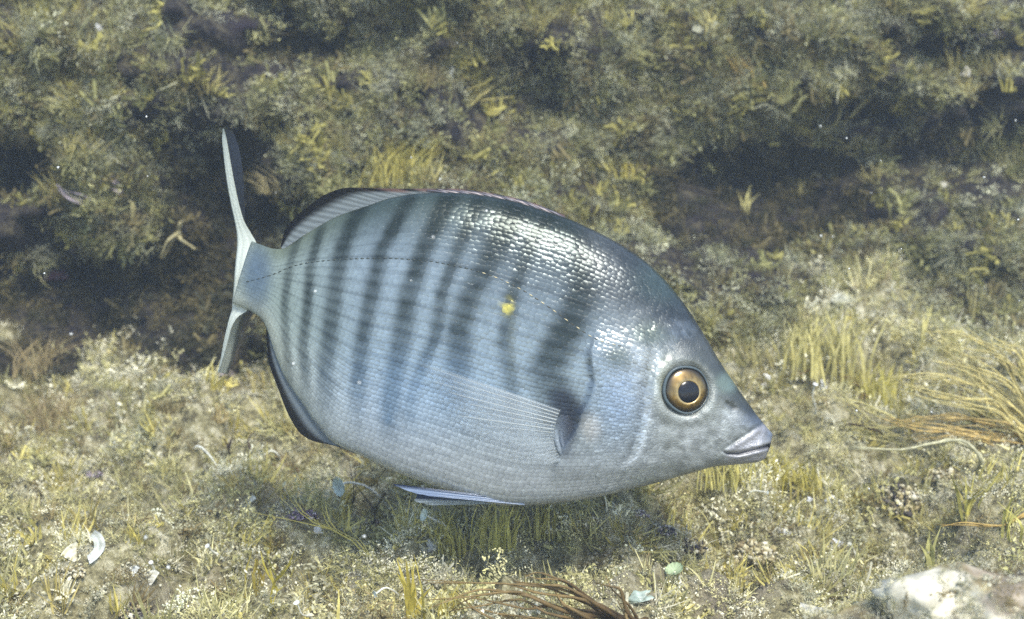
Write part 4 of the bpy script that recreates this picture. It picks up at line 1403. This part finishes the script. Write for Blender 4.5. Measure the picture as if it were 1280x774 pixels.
tuft(905, 606, 44, 46, 40, (184, 176, 104), "short yellow turf blades under the throat", 0.0, bw=4, spread=0.14)

# straw coloured strands
def strands(paths, col, label, wid=2.2, name="strand_alga", jit=5, each=3, cat="alga"):
    b, n, m = spot(*paths[0][0])
    mb = MB()
    for path in paths:
        for k in range(each):
            pts = []
            for i, q in enumerate(path):
                pts.append(off(b, m, q[0] - paths[0][0][0] + rng.normal() * jit, q[1] - paths[0][0][1] + rng.normal() * jit * 0.8, -0.006 * math.sin(i / max(1, len(path) - 1) * math.pi) - 0.004 + rng.normal() * 0.003))
            sp = smooth_path(pts, 16)
            mb.tube(sp, np.linspace(1, 0.35, 16) * wid * m * (0.6 + 0.6 * rng.random()), 5, lin(*col) * (0.75 + 0.5 * rng.random()))
    return finish(name, mb, M_plant, b, label, cat)
strands([[(1290, 545), (1250, 505), (1215, 470), (1170, 440)], [(1290, 520), (1240, 475), (1200, 455)], [(1285, 500), (1240, 450), (1190, 425), (1160, 418)], [(1290, 560), (1230, 510), (1180, 500), (1120, 475)], [(1290, 535), (1220, 490), (1150, 470), (1110, 472)], [(1290, 480), (1262, 440), (1230, 425)]],
        (206, 194, 132), "big fan of straw coloured strands at the right edge level with the eye", 1.25, each=8, jit=8)
strands([[(1282, 545), (1230, 528), (1180, 520), (1130, 524)], [(1282, 552), (1220, 540), (1160, 535), (1100, 520)], [(1260, 560), (1200, 540), (1140, 545)]],
        (208, 184, 118), "orange straw coloured strands lying flat right of the snout", 1.2, each=6, jit=6)
strands([[(1225, 590), (1212, 565), (1190, 548), (1160, 553), (1120, 560), (1060, 558)]], (200, 196, 160), "arched pale translucent ribbon lying over strands on the right", 3.2, each=2, jit=2)
strands([[(1130, 540), (1090, 520), (1055, 500), (1020, 490)], [(1130, 545), (1085, 540), (1040, 530)], [(1120, 560), (1070, 520), (1040, 480)], [(1125, 530), (1110, 505), (1100, 480)]],
        (204, 196, 138), "tangle of thin straw strands between the fish and the arched ribbon", 0.9, each=5, jit=6)
strands([[(1280, 640), (1240, 655), (1200, 652), (1170, 655)]], (196, 168, 100), "long ochre strand lying flat at the right edge", 2.6, each=2, jit=2)
strands([[(1110, 548), (1085, 535), (1060, 528), (1035, 545)], [(1110, 548), (1095, 565), (1080, 590)]], (86, 72, 48), "dark brown twig among the straw strands right of the snout", 2.0, each=1, jit=1, name="brown_twig", cat="twig")
strands([[(1010, 470), (990, 465), (975, 475)], [(1040, 490), (1020, 478), (1000, 480)], [(1075, 480), (1055, 470), (1045, 478)], [(1080, 500), (1060, 490)], [(1040, 500), (1020, 512)]],
        (110, 82, 50), "thin curled brown threads in the turf right of the eye", 0.9, each=2, jit=4, name="brown_thread", cat="alga")
strands([[(290, 572), (287, 558), (282, 544)], [(287, 558), (290, 548)]], (60, 48, 40), "short dark brown twig standing behind the anal fin, left one of two", 2.2, each=1, jit=1, name="brown_twig", cat="twig")
strands([[(312, 574), (316, 560), (314, 548), (320, 538)]], (66, 52, 42), "crooked dark twig right beside the left twig behind the anal fin", 2.0, each=1, jit=1, name="brown_twig", cat="twig")
strands([[(352, 596), (346, 582), (338, 572)], [(382, 604), (376, 588), (366, 580)]], (104, 80, 52), "brown sprig in the turf under the anal fin", 1.6, each=1, jit=1, name="brown_twig", cat="twig")
strands([[(470, 660), (466, 635), (455, 615), (430, 590)], [(466, 635), (480, 615), (505, 600)], [(440, 640), (444, 610), (440, 580)]], (78, 66, 48), "thin dark branching thread under the belly behind the white umbrella alga", 1.1, each=2, jit=3, name="brown_thread", cat="alga")
strands([[(225, 290), (218, 302), (206, 322)], [(222, 294), (232, 302), (246, 312)], [(224, 291), (228, 282), (232, 276)]], (176, 168, 128), "pale forked branch hanging in the shade left of the tail", 2.6, each=2, jit=1.5, name="forked_alga")
strands([[(170, 280), (172, 262), (164, 250)], [(165, 310), (172, 290), (176, 278)]], (170, 162, 116), "pale curved frond above the dark hollow at left", 2.6, each=2, jit=2, name="forked_alga")
strands([[(150, 230), (130, 205), (110, 185), (86, 168)], [(150, 232), (120, 205), (90, 190)], [(150, 240), (125, 225), (105, 215)], [(140, 215), (135, 195), (138, 180)], [(130, 258), (100, 248), (76, 236)]],
        (180, 168, 172), "lilac grey branching alga on the left slope", 2.2, each=3, jit=4, name="branching_alga")
strands([[(880, 220), (862, 190), (850, 160)], [(885, 215), (870, 185), (880, 160)]], (170, 164, 110), "pale wispy frond in the right hollow above the head", 1.8, each=4, jit=5, name="branching_alga")
strands([[(1060, 120), (1050, 135), (1040, 155), (1025, 165)], [(1055, 150), (1090, 120), (1120, 105)]], (172, 166, 116), "crossing straw fronds in the middle of the right slope", 1.8, each=3, jit=4, name="branching_alga")
strands([[(930, 160), (936, 148), (946, 140)]], (196, 200, 186), "small pale hooked stalk on the right slope", 2.0, each=1, jit=1, name="hooked_alga")

# the brown branching weed at the bottom edge
b, n_, m = spot(800, 775)
mb = MB()
BR = [[(800, 775), (760, 755), (715, 735), (680, 722), (620, 712), (530, 716)], [(790, 770), (740, 765), (690, 748), (650, 736), (600, 738), (560, 752)], [(770, 765), (725, 728), (700, 708), (672, 700), (652, 703)],
      [(790, 775), (720, 770), (660, 765), (600, 745), (575, 735)], [(760, 760), (700, 745), (640, 722), (600, 725), (540, 742)], [(800, 780), (745, 745), (690, 715), (640, 716)], [(800, 776), (784, 744), (766, 722), (746, 712)],
      [(770, 780), (700, 776), (640, 762), (590, 768)], [(750, 775), (722, 752), (700, 738), (690, 722)], [(805, 778), (780, 760), (770, 735)], [(740, 780), (680, 760), (620, 750)], [(720, 790), (660, 775), (620, 760), (585, 758)]]
for path in BR:
    for k in range(2):
        pts = [off(b, m, q[0] - 800 + rng.normal() * 3.5, q[1] - 775 + rng.normal() * 3, -0.014 - 0.018 * math.sin(i / (len(path) - 1) * 2.6) + rng.normal() * 0.003) for i, q in enumerate(path)]
        sp = smooth_path(pts, 18)
        t = np.linspace(0, 1, 18)
        c = lin(92, 74, 50) + (lin(150, 128, 82) - lin(92, 74, 50)) * np.clip(t + rng.random() * 0.4 - 0.2, 0, 1)[:, None]
        mb.tube(sp, (3.4 - 2.7 * t) * m * (0.6 + 0.5 * rng.random()) * (1 + 0.15 * np.sin(t * 40 + k)), 6, c)
finish("branching_weed", mb, M_plant, b, "dead brown branching weed sprawled along the bottom edge of the view", "seaweed")

# the pale stones close to the lens, bottom right corner
CR_P, CR_N = [], []
ICO3 = _ico(5)
def stone(px, py, dist, r, label, cols, sq=0.6, seed=0):
    d = AF + (px - 640) / F_PX * AR - (py - 387) / F_PX * AU
    c = CAM + d * dist
    v, f = ICO3
    nz = 1 + 0.30 * fbm(v[:, 0] * 1.3 + seed, v[:, 1] * 1.3, v[:, 2] * 1.3, 3, 151) + 0.16 * fbm(v[:, 0] * 5, v[:, 1] * 5, v[:, 2] * 5, 4, 155)
    P = c + v * nz[:, None] * np.array([1.25, 1.0, sq]) * r
    zf = floor_z(c[0], c[1]) - 0.02
    P[:, 2] = np.where(v[:, 2] < 0, c[2] + (P[:, 2] - c[2]) * max(1.0, (c[2] - float(zf)) / (r * sq)), P[:, 2])
    k = np.clip(0.5 + 0.7 * fbm(P[:, 0] * 60, P[:, 1] * 60, P[:, 2] * 60, 3, 157), 0, 1)
    k2 = sstep(0.25, 0.5, fbm(P[:, 0] * 40, P[:, 1] * 40, P[:, 2] * 40 + 5, 2, 159))
    col = lin(*cols[0]) + (lin(*cols[1]) - lin(*cols[0])) * sstep(0.35, 0.65, k)[:, None]
    col = col + (lin(*cols[2]) - col) * k2[:, None]
    mb = MB()
    mb.add(P, f, col)
    nrm = v / np.linalg.norm(v, axis=1)[:, None]
    up = np.where((v[:, 2] > 0.0))[0]
    sel = rng.choice(up, 420)
    CR_P.append(P[sel])
    CR_N.append(nrm[sel])
    return finish("stone", mb, M_stone, c, label, "stone")
stone(1262, 792, 0.50, 0.034, "large whitish out of focus stone in the bottom right corner", ((128, 116, 86), (204, 198, 176), (150, 138, 120)))
stone(1120, 828, 0.50, 0.030, "pale straw coloured stone left of the whitish corner stone", ((140, 128, 92), (190, 180, 140), (112, 104, 84)), 0.6, 4)

CP, CN = np.concatenate(CR_P), np.concatenate(CR_N)
nn = len(CP)
sz = rng.uniform(0.002, 0.006, nn)
scatter("stone_crust", "cream crumbs of algae and lime crusting the two stones near the lens", CP, CN, rng.choice(K_crumb + K_puff, nn), np.stack([sz, sz, sz * 0.7], -1),
        np.array([random.choice((CREAM, STRAW, CREAM, GREYG, BROWN)) * random.uniform(0.7, 1.1) for _ in range(nn)]).clip(0, 0.9))

# many small tufts of one kind: each is told apart by the landmark it grows beside
MARKS = [(588, 60, "dense yellow brush tuft"), (494, 215, "feathery tuft above the dorsal fin"), (886, 48, "pale ring at top right"), (785, 64, "brush tuft above the head"), (112, 160, "ochre tuft at upper left"), (640, 98, "round pale shell"), (268, 150, "upper tail tip"),
         (124, 42, "bright shell chip at upper left"), (1235, 46, "purple grey crust"), (1135, 120, "long branching frond"), (110, 200, "lilac branching alga"), (948, 98, "pale oval shell"), (930, 255, "lone blade in the right hollow"), (1205, 98, "whitish oval shell"),
         (1030, 430, "tall stand of yellow blades"), (1056, 384, "whitish fan above the tall blades"), (957, 480, "white flake right of the eye"), (1153, 410, "single tall blade"), (1180, 440, "fan of straw strands"), (910, 440, "forehead of the fish"), (1180, 236, "cream shell at the right hollow"),
         (1040, 634, "holed white shell"), (985, 664, "large white shell flake"), (968, 548, "mouth of the fish"), (900, 600, "throat of the fish"), (735, 655, "pale rubble lump under the belly"), (798, 646, "whitish pink lump"), (1042, 684, "triangular shell flake"), (640, 632, "pelvic fins"), (1120, 640, "spiky cream bush"),
         (120, 680, "white crescent fan"), (303, 625, "pale banded fan"), (378, 640, "purple pink knob"), (334, 590, "cream yellow cup fan"), (188, 725, "small whitish fan"), (338, 730, "forked yellow ribbon alga"), (62, 520, "large brown bushy tuft"), (300, 555, "two dark twigs"), (118, 596, "dark purple knob"), (272, 690, "short white stalk"), (262, 468, "lower tail tip")]
USED = set()
def repeats(name, n, zone, hs, kinds, cat, group, bw, wpx, nb, spread=0.16):
    src = []
    for word, colr in kinds:
        for v in range(3):
            mb = MB()
            pts_ = []
            for k in range(nb):
                q0 = np.array([rng.normal() * 0.12 * wpx, rng.normal() * 0.12 * wpx, -0.1])
                L = 0.6 + 0.5 * rng.random()
                e = np.array([rng.normal() * spread, rng.normal() * spread, L])
                tt_ = np.linspace(0, 1, 5)[:, None]
                p = q0 + e * tt_ + rng.normal(size=3) * 0.12 * tt_ ** 2
                sd = rng.normal(size=3)
                sd[2] = 0
                sd /= np.linalg.norm(sd)
                mb.ribbon(p, bw * (0.7 + 0.6 * rng.random()) * np.array([0.8, 1, 0.9, 0.65, 0.12]), sd, lin(*colr) * (0.8 + 0.4 * rng.random()))
            me = mb.mesh(name)
            me.materials.append(M_plant)
            src.append((word, me))
    made = tries = 0
    mid_ = (hs[0] + hs[1]) / 2
    while made < n and tries < n * 60:
        tries += 1
        px, py = rng.uniform(zone[0], zone[2]), rng.uniform(zone[1], zone[3])
        word, me = src[rng.integers(len(src))]
        s = rng.uniform(*hs)
        near = sorted(MARKS, key=lambda q: (q[0] - px) ** 2 + (q[1] - py) ** 2)[0]
        dx, dy = px - near[0], py - near[1]
        if np.hypot(dx, dy) > 130 or np.hypot(dx, dy) < 14:
            continue
        where = ("left of" if dx < 0 else "right of") if abs(dx) > abs(dy) else ("behind" if dy < 0 else "in front of")
        if (near[2], where) in USED:
            continue
        USED.add((near[2], where))
        p, nr, dep = ray(px, py)
        o = bpy.data.objects.new(name, me)
        COL.objects.link(o)
        o.location = p
        o.scale = (s, s, s)
        o.rotation_euler = rot_to(nr * 0.5 + np.array([0, 0, 1.0]) + rng.normal(size=3) * 0.12, rng.random() * 6.28)
        tag(o, "%s %s tuft growing %s the %s" % ("larger" if s > mid_ else "small", word, where, near[2]), cat, group)
        made += 1
repeats("turf_tuft", 26, (520, 590, 1150, 700), (0.012, 0.022), [("pale yellow", (206, 198, 136)), ("ochre", (190, 178, 112))], "alga tuft", "tufts of the lawn under the belly and throat", 0.05, 1.0, 14, 0.2)
repeats("turf_tuft", 24, (870, 330, 1275, 500), (0.012, 0.024), [("straw coloured", (194, 186, 136)), ("olive", (168, 160, 108))], "alga tuft", "tufts on the far right seabed", 0.06, 1.4, 20, 0.3)
repeats("turf_tuft", 30, (10, 470, 400, 765), (0.009, 0.018), [("ochre", (182, 168, 104)), ("yellow", (190, 178, 98)), ("brown", (150, 134, 92))], "alga tuft", "tufts in the left foreground", 0.06, 1.2, 20, 0.35)
repeats("slope_tuft", 40, (5, 5, 1275, 250), (0.014, 0.028), [("yellowish feathery", (184, 174, 112)), ("olive feathery", (160, 154, 104))], "alga tuft", "feathery tufts on the rock slope", 0.045, 1.8, 40, 0.45)

# pale specks drifting in the water
mb = MB()
for k in range(70):
    px, py, dz = rng.uniform(0, 1280), rng.uniform(0, 774), rng.uniform(0.45, 0.95)
    d = AF + (px - 640) / F_PX * AR - (py - 387) / F_PX * AU
    q = CAM + d * dz
    if q[2] < float(floor_z(q[0], q[1])) + 0.02 or q[1] > float(wall_y(q[0], q[2])) - 0.03 or (250 < px < 980 and 0.55 < dz < 0.75):
        continue
    mb.blob(q, rng.uniform(0.00025, 0.0006), lin(226, 228, 224), 0.4)
tag(link("drifting_specks", mb.mesh("drifting_specks"), M_chalk), "tiny pale specks drifting in the water", kind="stuff")
# ------------------------------------------------------------------ the water's haze
bmh = bmesh.new()
bmesh.ops.create_cube(bmh, size=2)
for v in bmh.verts:
    v.co = Vector((v.co.x * 5, v.co.y * 5, 1.55 if v.co.z > 0 else -1.6))
meh = bpy.data.meshes.new("haze")
bmh.to_mesh(meh)
bmh.free()
mh = bpy.data.materials.new("water_haze")
mh.use_nodes = True
th = mh.node_tree
th.nodes.remove(th.nodes["Principled BSDF"])
pv = th.nodes.new("ShaderNodeVolumePrincipled")
pv.inputs["Color"].default_value = (0.60, 0.72, 0.86, 1)
pv.inputs["Density"].default_value = 0.075
pv.inputs["Anisotropy"].default_value = 0.2
th.links.new(pv.outputs[0], th.nodes["Material Output"].inputs["Volume"])
tag(link("haze", meh, mh), "pale blue haze of the water", kind="stuff")
